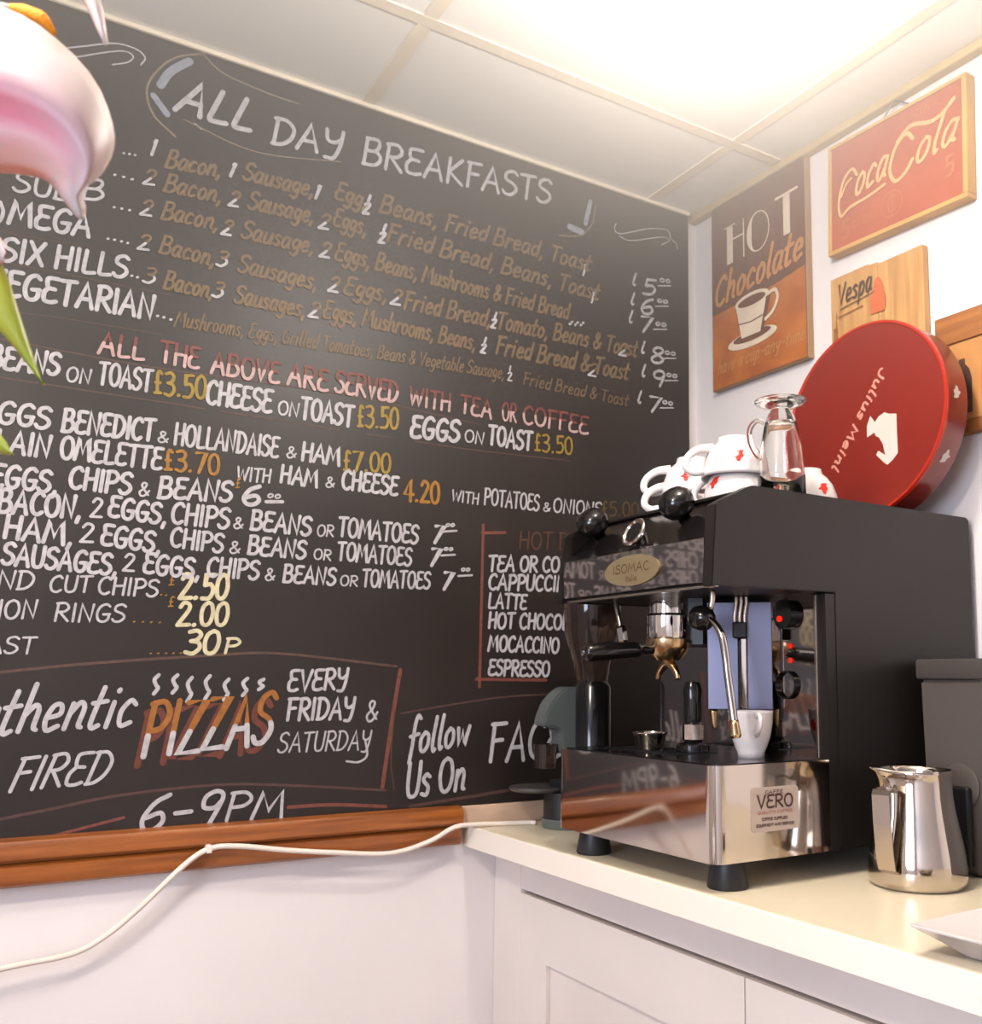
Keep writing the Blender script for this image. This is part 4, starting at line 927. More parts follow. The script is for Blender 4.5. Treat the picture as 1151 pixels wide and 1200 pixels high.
# --- hot chocolate
hs = thing('hot_chocolate_sign', 'tall brown and orange wooden sign reading HOT Chocolate with a painted cup', 'sign', (0.216, YW, 2.05))
x0, x1, z0, z1 = 0.067, 0.365, 1.832, 2.266
b = bm_new(); box(b, (x0, SY, z0), (x1, YW - 0.002, z1), 0.001); obj('panel', b, M['hotedge'], hs)
b = bm_new(); box(b, (x0 + 0.001, SY - 0.0008, z0 + 0.001), (x1 - 0.002, SY, z1 - 0.001)); obj('brown_field', b, M['hotdark'], hs)
b = bm_new()
poly_face(b, [(x0 + .002, z0 + .002), (x1 - .003, z0 + .002), (x1 - .003, 2.030), (x0 + .2, 2.018), (x0 + .1, 2.014), (x0 + .002, 2.010)][::1], xz(SY - .0012))
obj('orange_field', b, M['hotorange'], hs)
b = bm_new()
Y1 = SY - .002
def rect(b, u0, v0, u1, v1, fn): poly_face(b, [(u0, v0), (u1, v0), (u1, v1), (u0, v1)], fn)
f1 = xz(Y1)
# H
rect(b, .122, 2.115, .142, 2.205, f1); rect(b, .176, 2.115, .180, 2.205, f1); rect(b, .142, 2.168, .176, 2.172, f1); rect(b, .112, 2.203, .150, 2.206, f1)
# O : thick left bow, thin right bow
N = 40
for i in range(N):
    a, c = 2 * PI * i / N, 2 * PI * (i + 1) / N
    def pt(t, k):
        wdt = 0.003 + 0.013 * max(0, -math.cos(t)) ** 1.5
        R = 0.036 if k else 0.036 - wdt
        R2 = 0.046 if k else 0.043
        return (.224 + R * math.cos(t), 2.157 + R2 * math.sin(t))
    poly_face(b, [pt(a, 0), pt(a, 1), pt(c, 1), pt(c, 0)], f1)
# T
rect(b, .302, 2.115, .322, 2.204, f1); rect(b, .278, 2.203, .346, 2.209, f1)
obj('hot_lettering', b, M['cream'], hs)
b = bm_new(); text_on(b, 'Chocolate', .078, 2.028, .352, 2.050, .062, .0095, Y1, .3); obj('chocolate_lettering', b, M['tanprint'], hs)
b = bm_new(); text_on(b, 'have a cup-any-time', .085, 1.868, .355, 1.872, .030, .0035, Y1, .3); obj('small_lettering', b, M['tanprint'], hs)
# painted cup and saucer
def ell(cx, cz, rx, rz, n=28, a0=0, a1=2 * PI): return [(cx + rx * math.cos(a0 + (a1 - a0) * i / n), cz + rz * math.sin(a0 + (a1 - a0) * i / n)) for i in range(n + (0 if a1 - a0 > 6.2 else 1))]
b = bm_new(); poly_face(b, ell(.200, 1.921, .078, .018), xz(Y1)); obj('painted_saucer', b, M['cream'], hs)
b = bm_new(); poly_face(b, ell(.200, 1.927, .060, .011), xz(Y1 - .0004)); obj('painted_saucer_shade', b, M['hotdark'], hs)
b = bm_new(); poly_face(b, [(.168, 1.928), (.228, 1.928), (.250, 2.008), (.150, 2.008)], xz(Y1 - .0008)); obj('painted_cup', b, M['cream'], hs)
b = bm_new(); poly_face(b, [(.224, 1.928), (.238, 1.93), (.262, 2.006), (.236, 2.006)], xz(Y1 - .0006)); obj('painted_cup_shade', b, M['hotdark'], hs)
b = bm_new(); poly_face(b, ell(.202, 2.008, .054, .017), xz(Y1 - .0009)); obj('painted_cup_rim', b, M['cream'], hs)
b = bm_new(); poly_face(b, ell(.202, 2.006, .044, .011), xz(Y1 - .0014)); ribbon(b, [(.157, 1.963), (.2, 1.958), (.243, 1.963)], .0025, xz(Y1 - .0014)); obj('painted_coffee', b, M['hotdark'], hs)
b = bm_new(); ribbon(b, [(p.x, p.y) for p in smooth_path([(.252, 2.004, 0), (.275, 2.006, 0), (.282, 1.985, 0), (.268, 1.962, 0), (.245, 1.950, 0)], 6)], .008, xz(Y1 - .001)); obj('painted_handle', b, M['cream'], hs)

# --- cola sign (slightly tilted)
cs = thing('cola_sign', 'faded red wooden sign with gold Coca Cola script and light wood frame', 'sign', (0.59, YW, 2.12))
ca = math.radians(-1.6)
def crot(u, v, y):
    # local sign coords around the sign's centre
    return Vector((.594 + u * math.cos(ca) - v * math.sin(ca), y, 2.127 + u * math.sin(ca) + v * math.cos(ca)))
hw, hh = .1605, .1135
def sbox(b, u0, v0, u1, v1, y0, y1):
    prism(b, [(u0, v0), (u1, v0), (u1, v1), (u0, v1)], y0, y1, lambda u, v, w: crot(u, v, w))
b = bm_new(); sbox(b, -hw + .007, -hh + .007, hw - .007, hh - .007, SY - .004, YW - .002); obj('panel', b, M['cokered'], cs)
for (u0, v0, u1, v1) in ((-hw, -hh, hw, -hh + .009), (-hw, hh - .007, hw, hh), (-hw, -hh + .009, -hw + .008, hh - .007), (hw - .010, -hh + .009, hw, hh - .007)):
    b = bm_new(); sbox(b, u0, v0, u1, v1, SY - .008, YW - .001); bmesh.ops.bevel(b, geom=list(b.edges), offset=.0012, segments=1, affect='EDGES'); obj('frame_bar', b, M['woodedge'], cs)
cf = lambda u, v: crot(u, v, SY - .0048)
b = bm_new()
def sw(b, pts, w, fn=cf): ribbon(b, [(p.x, p.y) for p in smooth_path([(u, v, 0) for u, v in pts], 6)], w, fn)
# big C of the first word with long tail below
sw(b, [(-.088, .030), (-.100, .046), (-.122, .030), (-.134, -.010), (-.128, -.040), (-.105, -.030), (-.06, -.026), (-.02, -.018)], .0062)
sw(b, [(-.128, .000), (-.116, .020), (-.102, .028)], .005)
# second C
sw(b, [(.045, .044), (.030, .060), (.006, .044), (-.008, .006), (.004, -.022), (.028, -.014), (.044, .004)], .0075)
sw(b, [(.010, .052), (.040, .070), (.082, .058), (.110, .062), (.134, .078)], .008)
for word, ux, uv, ue, ve in (('oca', -.095, -.012, -.020, -.002), ('ola', .048, -.008, .132, .000)):
    ss, W = strokes_of(word, .35)
    sc = (ue - ux) / W
    for st in ss:
        ribbon(b, [(ux + p[0] * sc, uv + (ve - uv) * p[0] / W + p[1] * .062) for p in st], .0068, cf)
obj('script_lettering', b, M['cokeletter'], cs)
b = bm_new()
for s, u, v, h in (('5', -.128, -.088, .036), ('5', .112, -.060, .036)):
    ss, W = strokes_of(s, .05)
    for st in ss: ribbon(b, [(u + p[0] * h * 1.05, v + p[1] * h) for p in st], .0055, cf)
    obj('price_lettering', b, M['cokefaint'], cs)
    b = bm_new()
def ring(b, cx, cz, R, w, fn, n=32): 
    for i in range(n):
        a, c = 2 * PI * i / n, 2 * PI * (i + 1) / n
        poly_face(b, [(cx + r * math.cos(t), cz + r * math.sin(t)) for r, t in ((R - w, a), (R, a), (R, c), (R - w, c))], fn)
ring(b, -.005, -.062, .026, .003, cf)
ss, W = strokes_of('C', 0)
for st in ss: ribbon(b, [(-.014 + p[0] * .032, -.078 + p[1] * .032) for p in st], .004, cf)
ribbon(b, [(-.004, -.086), (-.004, -.038)], .003, cf)
obj('price_lettering', b, M['cokefaint'], cs)
b = bm_new(); ss, W = strokes_of('DRINK', .1)
for st in ss: ribbon(b, [(.02 + p[0] * .085 / W, .082 + p[1] * .014) for p in st], .0022, cf)
ss, W = strokes_of('ICE COLD', .0)
for st in ss: ribbon(b, [(-.100 + p[0] * .062 / W, -.075 + p[1] * .016) for p in st], .0022, cf)
obj('worn_lettering', b, M['cokefaint'], cs)
b = bm_new(); tube(b, [(.568, SY - .002, 2.238), (.596, SY - .003, 2.262), (.600, SY - .003, 2.2635), (.606, SY - .003, 2.262), (.640, SY - .002, 2.236)], .0016, 8, 3); obj('hanging_wire', b, M['metalhook'], cs, 'all')

# --- small scooter sign
vs = thing('scooter_sign', 'small light wooden plank sign with dark script word above the red tin', 'sign', (0.535, YW, 1.86))
for k, (u0, u1) in enumerate(((.428, .523), (.5235, .545), (.5455, .648))):
    b = bm_new(); box(b, (u0, SY - .001 * (k % 2), 1.755), (u1, YW - .002, 1.972 - .004 * k), .0012); obj('plank', b, M['woodlight'], vs)
b = bm_new(); text_on(b, 'Vespa', .448, 1.912, .532, 1.918, .040, .0042, SY - .003, .25); ribbon(b, [(.455, 1.903), (.54, 1.911)], .002, xz(SY - .003)); obj('script_lettering', b, M['scriptdark'], vs)
b = bm_new(); poly_face(b, [(.530, 1.868), (.562, 1.868), (.566, 1.89), (.558, 1.925), (.550, 1.938), (.540, 1.934), (.536, 1.915), (.528, 1.9)], xz(SY - .003)); obj('red_figure', b, M['redfaint'], vs)
b = bm_new(); rect(b, .436, 1.80, .446, 1.868, xz(SY - .003)); ribbon(b, [(.450, 1.888), (.51, 1.893)], .0025, xz(SY - .003)); ribbon(b, [(.444, 1.90), (.442, 1.80)], .0018, xz(SY - .003)); obj('fine_print', b, M['btl_wood'], vs)

# --- bottle sign
bs = thing('bottle_sign', 'brown wooden sign with dark bottles painted on it at right edge', 'sign', (0.85, YW, 1.7))
bx0, bx1, bz0, bz1 = .671, 1.02, 1.597, 1.812
b = bm_new(); box(b, (bx0, SY, bz0), (bx1, YW - .002, bz1), .002); obj('panel', b, M['btl_wood'], bs)
b = bm_new(); box(b, (bx0, SY - .004, bz1 - .052), (bx1, SY, bz1), .0015); obj('top_rail', b, M['btl_wood'], bs)
b = bm_new(); box(b, (bx0, SY - .004, bz0), (bx1, SY, bz0 + .022), .0015); obj('bottom_rail', b, M['btl_wood'], bs)
b = bm_new(); box(b, (bx0 + .003, SY - .001, bz0 + .024), (bx1 - .01, SY, bz1 - .054)); obj('light_field', b, M['btl_light'], bs)
for cx, m_ in ((.722, 'btl_dark'), (.775, 'redfaint'), (.828, 'btl_dark'), (.88, 'redfaint'), (.93, 'btl_dark')):
    b = bm_new()
    pr = [(-.017, 1.632), (.017, 1.632), (.018, 1.690), (.014, 1.708), (.006, 1.718), (.006, 1.728), (-.006, 1.728), (-.006, 1.718), (-.014, 1.708), (-.018, 1.690)]
    poly_face(b, [(cx + u, v) for u, v in pr], xz(SY - .002)); obj('painted_bottle', b, M[m_], bs)

# ================================================================ COFFEE MACHINE
em = thing('espresso_machine', 'black and stainless steel espresso machine on the cream worktop', 'coffee machine', (0.521, -0.27, 0.9))
X0, X1, YF, YB = .320, .722, -.551, .012
for (fx, fy) in ((.690, -.503), (.376, -.513), (.690, -.04), (.376, -.04)):
    b = bm_new(); lathe(b, [(0, 0), (.0275, 0), (.0285, .003), (.0225, .0375), (0, .0375)], (fx, fy, .9003), 32); obj('foot', b, M['black_soft'], em, True)
# drip tray housing: rounded front corners
R_ = .020
def rounded(x0, x1, y0, y1, r, n=8):
    p = []
    for i in range(n + 1):
        a = PI + PI / 2 * i / n
        p.append((x0 + r + r * math.cos(a), y0 + r + r * math.sin(a)))
    for i in range(n + 1):
        a = -PI / 2 + PI / 2 * i / n
        p.append((x1 - r + r * math.cos(a), y0 + r + r * math.sin(a)))
    return p + [(x1, y1), (x0, y1)]
b = bm_new(); prism(b, rounded(X0, X1, YF, -.3365, R_), .9378, 1.0655, lambda u, v, w: Vector((u, v, w))); obj('drip_tray_housing', b, M['steel'], em, True)
b = bm_new(); prism(b, rounded(X0 + .008, X1 - .006, YF + .008, -.338, R_ - .006), 1.0656, 1.0668, lambda u, v, w: Vector((u, v, w))); tray = obj('drip_tray', b, M['black_gloss'], em)
for i in range(9):
    b = bm_new(); box(b, (X0 + .05 + i * .022, YF + .045, 1.0668), (X0 + .058 + i * .022, -.40, 1.0676)); obj('slot', b, M['black_soft'], tray)
# rear body
b = bm_new(); box(b, (X0 + .011, -.333, .9378), (X1 - .023, YB, 1.4515), .003); obj('body', b, M['black_metal'], em, True)
# hood : two cheeks and the parts between
prof = [(YB, .9378), (-.3165, .9378), (-.3165, 1.309), (YF - .002, 1.306), (YF + .001, 1.352), (YF + .006, 1.416), (-.544 + .002, 1.4205), (-.481, 1.4505), (-.474, 1.452), (YB - .006, 1.452), (YB, 1.447)]
for x0, x1 in ((X0, X0 + .010), (X1 - .022, X1)):
    b = bm_new(); prism(b, prof, x0, x1, lambda u, v, w: Vector((w, u, v)))
    bmesh.ops.bevel(b, geom=list(b.edges), offset=.0015, segments=2, affect='EDGES'); obj('side_panel', b, M['black_metal'], em, True)
b = bm_new(); box(b, (X0 + .0105, -.47, 1.446), (X1 - .0225, -.3335, 1.4515), .001); obj('cup_tray', b, M['black_metal'], em)
b = bm_new(); box(b, (X0 + .0105, -.548, 1.312), (X1 - .0225, -.544, 1.3745), .001)
fp = obj('front_plate', b, M['mirror'], em)
b = bm_new(); prism(b, [(-.546, 1.3750), (-.468, 1.444), (-.462, 1.440), (-.540, 1.3750)], X0 + .0105, X1 - .0225, lambda u, v, w: Vector((w, u, v))); obj('sloped_panel', b, M['black_gloss'], em)
b = bm_new(); box(b, (X0 + .0105, -.5435, 1.309), (X1 - .0225, -.3335, 1.3115)); obj('hood_underside', b, M['black_metal'], em)
b = bm_new(); box(b, (X0 + .02, -.546, 1.3045), (X1 - .002, -.540, 1.3085), .0008); obj('lower_lip', b, M['steel_soft'], em)
# oval badge
b = bm_new(); pe = ell(.530, 1.3435, .071, .0235, 44)
prism(b, pe, -.5505, -.5482, lambda u, v, w: Vector((u, w, v))); bd = obj('badge', b, M['badge'], em, label='tan oval maker badge')
b = bm_new(); text_on(b, 'ISOMAC', .484, 1.341, .576, 1.341, .013, .0018, -.5509); text_on(b, 'Italia', .516, 1.3275, .545, 1.3275, .008, .0013, -.5509); obj('badge_lettering', b, M['badgeprint'], bd)
# splash back
b = bm_new(); box(b, (X0 + .002, -.3365, 1.0668), (X1 - .024, -.3335, 1.309)); sp = obj('splash_back', b, M['mirror'], em)
b = bm_new(); box(b, (X1 - .0225, -.3385, 1.0668), (X1 - .0175, -.3335, 1.3055), .0008); obj('splash_edge', b, M['steel_soft'], em)
b = bm_new(); box(b, (X1 - .0175, -.336, .9378), (X1 - .0005, -.3175, 1.306)); obj('splash_return', b, M['black_metal'], em)
# group cover standing out from the splash back, with a plate angled for its reflections
b = bm_new(); prism(b, [(.400, -.3366), (.400, -.405), (.430, -.425), (.500, -.425), (.524, -.405), (.524, -.3366)], 1.235, 1.309, lambda u, v, w: Vector((u, v, w))); obj('group_cover', b, M['black_metal'], em)
def angled(u0, u1, z0, z1, d0, d1, bev=.001):
    """box on the angled bright shield; u along it, d in front of it"""
    bb = bm_new()
    prism(bb, [(u0, z0), (u1, z0), (u1, z1), (u0, z1)], d0, d1, lambda u, v, w: Vector((.5475 + .707 * u + .707 * w, -.4155 + .707 * u - .707 * w, v)))
    if bev: bmesh.ops.bevel(bb, geom=list(bb.edges), offset=bev, segments=1, affect='EDGES')
    return bb
obj('heat_shield', angled(0, .048, 1.1335, 1.300, 0, .002), M['shield'], em)
obj('heat_shield', angled(.0615, .100, 1.1335, 1.300, 0, .002), M['shield'], em)
obj('shield_rib', angled(.052, .0605, 1.1335, 1.243, .002, .005), M['steel'], em)
obj('level_rod', angled(.0487, .0513, 1.1335, 1.240, .001, .005, .0003), M['black_gloss'], em)
obj('tube_clamp', angled(.040, .062, 1.243, 1.268, .003, .018, .002), M['black_soft'], em)
for k in range(3):
    b = bm_new(); u = .043 + k * .0078
    f_ = lambda u, d, z: (.5475 + .707 * u + .707 * d, -.4155 + .707 * u - .707 * d, z)
    tube(b, [f_(u, .010, 1.264), f_(u + .0005, .010, 1.28), f_(u + .003, .010, 1.298), f_(u + .003, .010, 1.3095)], .0032, 10, 4); obj('feed_tube', b, M['steel_soft'], em, 'all')
# group head
gx, gy = .485, -.445
b = bm_new(); lathe(b, [(0, 0), (.0335, 0), (.0345, .003), (.0345, .036), (.030, .040), (.030, .065), (0, .065)], (gx, gy, 1.244), 40); obj('group_head', b, M['chrome'], em, True)
pf = thing('portafilter', 'chrome portafilter with black handle locked under the coffee machine group', 'portafilter', (gx, gy, 1.215))
b = bm_new(); lathe(b, [(0, -.012), (.020, -.012), (.031, .0), (.034, .006), (.036, .010), (.036, .0215), (0, .0215)], (gx, gy, 1.2215), 40); obj('filter_holder', b, M['brass'], pf, True)
b = bm_new(); tube(b, [(gx, gy - .030, 1.226), (gx - .001, gy - .050, 1.226), (gx - .003, gy - .062, 1.225), (gx - .006, gy - .11, 1.222), (gx - .010, gy - .145, 1.219), (gx - .011, gy - .153, 1.2185)], [.007, .008, .0125, .0145, .0135, .008], 20, 5)
hd = obj('handle', b, M['black_gloss'], pf, 'all')
b = bm_new(); lathe(b, [(0, .0), (.0045, 0), (.0045, .003), (0, .004)], (gx - .0115, gy - .153, 1.2185), 16, axis=(-.05, -1, -.03)); obj('handle_cap', b, M['chrome'], hd, True)
b = bm_new(); tube(b, [(gx - .026, gy, 1.180), (gx - .022, gy, 1.190), (gx - .012, gy, 1.200), (gx, gy, 1.207), (gx + .012, gy, 1.200), (gx + .022, gy, 1.190), (gx + .026, gy, 1.180)], [.005, .0055, .007, .009, .007, .0055, .005], 16, 5)
obj('twin_spout', b, M['brass'], pf, 'all')
# valve knobs and round gauges on the slope
def knob(bx, by, bz, lab):
    base = Vector((bx, by, bz))
    ax = Vector((.1, -.62, .75)).normalized()
    b = bm_new(); lathe(b, [(0, -.034), (.009, -.034), (.010, -.020), (.019, -.017), (.0262, -.008), (.0280, .003), (.0250, .014), (.0170, .0215), (.008, .024), (0, .0243)], base, 40, axis=ax)
    obj('steam_knob', b, M['black_gloss'], em, 'all', label=lab)
def gauge(px_, py_, pz_):
    ax = Vector((0, -.90, .43)).normalized()
    b = bm_new(); lathe(b, [(0, -.020), (.010, -.020), (.010, -.004), (.0235, -.002), (.0250, .002), (.0238, .0040), (.0208, .0045), (.0190, .0020), (0, .0020)], (px_, py_, pz_), 40, axis=ax)
    o = obj('pressure_gauge', b, M['chrome'], em, True)
    b = bm_new(); lathe(b, [(0, .0021), (.0172, .0021), (.0172, .0025), (0, .0025)], (px_, py_, pz_), 32, axis=ax); obj('gauge_face', b, M['black_gloss'], o)
knob(.592, -.510, 1.4405, 'glossy black round knob')
knob(.366, -.512, 1.4405, None)
gauge(.514, -.532, 1.4045)
# steam wand (right) and water wand (left)
b = bm_new(); tube(b, [(.648, -.490, 1.310), (.648, -.490, 1.295), (.646, -.492, 1.280)], .0045, 12, 3); obj('wand_stub', b, M['steel_soft'], em, 'all')
b = bm_new(); lathe(b, [(0, -.019), (.010, -.018), (.0165, -.011), (.0185, 0), (.0165, .011), (.010, .018), (0, .019)], (.636, -.500, 1.268), 28, axis=(.8, .2, -.1)); obj('wand_joint', b, M['black_gloss'], em, 'all')
b = bm_new(); tube(b, [(.648, -.500, 1.268), (.665, -.500, 1.259), (.680, -.500, 1.240), (.6875, -.500, 1.21), (.691, -.500, 1.187), (.700, -.500, 1.140), (.705, -.500, 1.112)], [.0035, .0045, .0055, .0055, .0055, .0058, .006], 16, 6); obj('steam_wand', b, M['steel'], em, 'all')
b = bm_new(); tube(b, [(.703, -.500, 1.124), (.7055, -.500, 1.108), (.7062, -.500, 1.104), (.7068, -.500, 1.100)], [.0062, .0078, .0082, .006], 16, 3); obj('wand_tip', b, M['brass'], em, 'all')
b = bm_new(); tube(b, [(.416, -.500, 1.312), (.418, -.500, 1.305), (.424, -.500, 1.285), (.4325, -.500, 1.262)], .0042, 12, 5); obj('water_wand', b, M['steel_soft'], em, 'all')
b = bm_new(); tube(b, [(.431, -.500, 1.264), (.433, -.500, 1.260), (.4385, -.500, 1.240), (.4390, -.500, 1.237)], [.006, .0088, .0088, .006], 6, 0); obj('water_wand_tip', b, M['chrome'], em)
# drain nozzle near the plate
b = bm_new(); tube(b, [(.545, -.402, 1.133), (.546, -.402, 1.121), (.5475, -.402, 1.106), (.5478, -.402, 1.102)], [.007, .0055, .0032, .002], 12, 3); obj('nozzle', b, M['brass'], em, 'all')
# switch panel : black oval pilot housing and lamps on the splash back
b = bm_new(); prism(b, ell(.6455, 1.279, .0195, .0225, 36), -.350, -.3368, lambda u, v, w: Vector((u, w, v))); sw_ = obj('switch', b, M['black_gloss'], em)
b = bm_new(); lathe(b, [(0, 0), (.0042, 0), (.0042, .0025), (0, .004)], (.6415, -.3502, 1.272), 20, axis=(0, -1, 0)); obj('indicator_lamp', b, M['redlamp'], sw_, True)
for zz in (1.231, 1.209):
    b = bm_new(); lathe(b, [(0, 0), (.0042, 0), (.0042, .0025), (0, .004)], (.6495, -.3368, zz), 20, axis=(0, -1, 0)); obj('indicator_lamp', b, M['redlamp2'], em, True)
b = bm_new(); lathe(b, [(.0195, 0), (.0215, 0), (.0215, .006), (.0195, .006)], (.642, -.3368, 1.172), 36, axis=(0, -1, 0), closed=True); obj('gauge_ring', b, M['black_gloss'], em, True)
# sticker
b = bm_new(); yz_ = lambda u, v, w: Vector((w, u, v))
prism(b, [(-.489, 1.030), (-.486, 1.034), (-.404, 1.034), (-.400, 1.030), (-.399, .979), (-.403, .975), (-.484, .974), (-.488, .978)], X1 + .0001, X1 + .0007, yz_); st_ = obj('sticker', b, M['sticker'], em, label='silver sticker reading VERO')
def text_yz(b, s, y0, z0, y1, z1, h, w, x, slant=0):
    ss, W = strokes_of(s, slant)
    for st in ss: ribbon(b, [(y0 + p[0] * (y1 - y0) / W, z0 + p[0] * (z1 - z0) / W + p[1] * h) for p in st], w, lambda u, v: Vector((x, u, v)))
b = bm_new(); text_yz(b, 'VERO', -.477, 1.0065, -.412, 1.0065, .0165, .0030, X1 + .0012); text_yz(b, 'CAFFE', -.463, 1.0248, -.430, 1.0248, .0045, .0009, X1 + .0012); obj('sticker_lettering', b, M['ink'], st_)
b = bm_new(); text_yz(b, 'QUALITY COFFEE', -.478, .9985, -.412, .9985, .0035, .0008, X1 + .0012); obj('sticker_lettering', b, M['inkred'], st_)
b = bm_new(); text_yz(b, 'COFFEE SUPPLIES', -.470, .9895, -.422, .9895, .0035, .0009, X1 + .0012); text_yz(b, 'EQUIPMENT AND SERVICE', -.480, .9815, -.410, .9815, .0035, .0009, X1 + .0012); obj('sticker_lettering', b, M['ink'], st_)

# things on the drip tray
fb = bm_new(); lathe(fb, [(0, .0003), (.022, .0003), (.0235, .003), (.0258, .022), (.0285, .0265), (.0285, .0285), (.0262, .0285), (.0245, .0235), (.0225, .004), (0, .004)], (.452, -.457, 1.0668), 36)
tag(obj('filter_basket', fb, M['steel'], None, True), 'small round steel filter basket standing on the black drip tray', 'filter basket')
tm = thing('reflection_standin', 'black handled shape with chrome collar standing in for a splash back reflection', 'reflection_standin', (.522, -.425, 1.0676))  # solid shape added in place of a reflection in the splash back
b = bm_new(); lathe(b, [(0, 0), (.026, 0), (.026, .010), (.012, .016), (0, .016)], (.522, -.425, 1.0678), 36); obj('base', b, M['black_gloss'], tm, True)
b = bm_new(); lathe(b, [(0, .0), (.0145, .0), (.0165, .003), (.0165, .026), (.0145, .029), (0, .029)], (.522, -.425, 1.0838), 8); obj('collar', b, M['chrome'], tm)
b = bm_new(); lathe(b, [(0, 0), (.013, 0), (.0145, .012), (.0135, .035), (.0155, .050), (.0110, .062), (0, .065)], (.522, -.425, 1.1132), 32); obj('handle', b, M['black_gloss'], tm, True)

# ---------------------------------------------------------------- cups
def on_cup(prof, ang, h, off):
    """radius on the outer profile at height h"""
    for (r0, h0), (r1, h1) in zip(prof[:-1], prof[1:]):
        if (h0 - h) * (h1 - h) <= 0 and h0 != h1:
            return r0 + (r1 - r0) * (h - h0) / (h1 - h0) + off
    return prof[0][0] + off
EMB = [(.0, .0), (.35, .02), (.62, .10), (.72, .36), (.95, .52), (.88, .62), (.70, .58), (.62, .86), (.50, .98), (.30, .90), (.26, .66), (.10, .62), (.02, .40), (.14, .30)]
def emblem(prof, ang, h, size, flip=1):
    b = bm_new()
    vs = []
    n = len(EMB)
    def pt(u, v):
        hh = h + (v - .5) * size * flip
        r = on_cup(prof, 0, hh, .0005)
        a = ang + (u - .5) * size * flip / r
        return Vector((r * math.cos(a), r * math.sin(a), hh))
    c = b.verts.new(pt(.45, .45) + Vector((math.cos(ang), math.sin(ang), 0)) * .0006)
    ring_ = [b.verts.new(pt(*p)) for p in EMB]
    for i in range(n): b.faces.new((c, ring_[i], ring_[(i + 1) % n]))
    return b
def make_cup(label, cat_group, upside, emb_ang, handle_ang, tall=False, emb_size=.020):
    root = thing('coffee_cup', label, 'cup', (0, 0, 0), cat_group)
    if not tall:
        out = [(.0520, .0), (.0515, .006), (.0485, .022), (.0425, .038), (.0340, .050), (.0270, .0555), (.0255, .060), (.0250, .064)]
        inn = [(.0215, .064), (.0210, .061), (.0, .060)]
        inside = [(.0, .055), (.025, .052), (.040, .036), (.046, .020), (.0492, .001)]
    else:
        out = [(.0330, .0), (.0325, .004), (.0318, .018), (.0290, .036), (.0235, .052), (.0200, .060), (.0195, .068)]
        inn = [(.0165, .068), (.016, .0665), (.0, .0662)]
        inside = [(.0, .061), (.015, .058), (.026, .036), (.0292, .018), (.0300, .001)]
    H_ = out[-1][1]
    full = inside + out + inn
    f = (lambda p: [(r, h) for r, h in p]) if upside else (lambda p: [(r, H_ - h) for r, h in p])
    b = bm_new(); lathe(b, f(full), (0, 0, 0), 48)
    obj('bowl', b, M['ceramic'], root, 'all')
    k = 1.0 if not tall else .72
    rr = (.0500, .0360) if not tall else (.0310, .0262)
    pts2 = [(rr[0] - .002, .010 * k), (rr[0] + .018 * k, .006 * k), (rr[0] + .030 * k, .014 * k), (rr[0] + .026 * k, .030 * k), (rr[0] + .008 * k, .043 * k), (rr[1] - .001, .046 * k)]
    if not upside: pts2 = [(r, H_ - h) for r, h in pts2]
    b = bm_new(); tube(b, [(r * math.cos(handle_ang), r * math.sin(handle_ang), h) for r, h in pts2], [.0050 * k, .0045 * k, .0045 * k, .0045 * k, .005 * k, .006 * k], 12, 6, flat=1.35)
    obj('handle', b, M['ceramic'], root, 'all')
    hmid = (.026 if not tall else .024)
    pr = out if upside else [(r, H_ - h) for r, h in out]
    obj('emblem', emblem(pr, emb_ang, hmid if upside else H_ - hmid, emb_size, -1 if upside else 1), M['redlogo'], root, label='small red head emblem')
    return root
camdir = math.atan2(-1.0, 1.12)   # from the machine towards the camera
hl = math.atan2(-.83, -.55)       # towards the left of the picture
GR = 'upturned coffee cups on top of the machine'
ZT = 1.4522
c1 = make_cup('upturned white coffee cup in the middle, resting on another cup beside the glass', GR, True, camdir + .12, hl + .25)
c1.location = (.600, -.402, ZT + .0385)
dup(c1, (.602, -.400, ZT), -.95, 'upturned white coffee cup under the middle one, mostly hidden by the machine edge')
dup(c1, (.478, -.388, ZT + .0305), -.28, 'upper left upturned white coffee cup with its handle before the menu board')
dup(c1, (.480, -.390, ZT), -.10, 'lowest left upturned white coffee cup half hidden behind the black knob')
dup(c1, (.622, -.268, ZT), .40, 'upturned white coffee cup behind the glass next to the red tin')
cc = make_cup('tall white espresso cup standing on the drip tray under the steam wand', None, False, 1.75, camdir + .25, tall=True, emb_size=.020)
cc.location = (.648, -.419, 1.0669)
obj('emblem', emblem([(.0195, 0), (.02, .008), (.0235, .016), (.0290, .032), (.0318, .050), (.0325, .064), (.0330, .068)], camdir - 1.35, .046, .018, 1), M['redlogo'], cc)

# ---------------------------------------------------------------- glass
gl = thing('latte_glass', 'upturned clear latte glass with handle standing on the coffee machine', 'glass', (.690, -.389, ZT))
gz = ZT + .0002
outer = [(.0355, 0), (.0350, .03), (.0300, .075), (.0245, .105), (.0215, .118), (.0160, .128), (.0150, .131), (.0320, .137), (.0385, .1405), (.0385, .1435), (.0330, .1450), (0, .1440)]
inner = [(0, .112), (.018, .110), (.0215, .103), (.0270, .075), (.0318, .03), (.0325, 0)]
b = bm_new(); lathe(b, inner + outer, (.690, -.389, gz), 56); obj('bowl', b, M['glass'], gl, 'all')
ux, uy = math.cos(hl), math.sin(hl)
b = bm_new(); tube(b, [(.690 + r * ux, -.389 + r * uy, gz + h) for r, h in ((.0255, .108), (.036, .112), (.046, .100), (.046, .080), (.038, .062), (.0315, .056))], [.004, .0042, .0042, .0042, .004, .0045], 12, 6); obj('handle', b, M['glass'], gl, 'all')

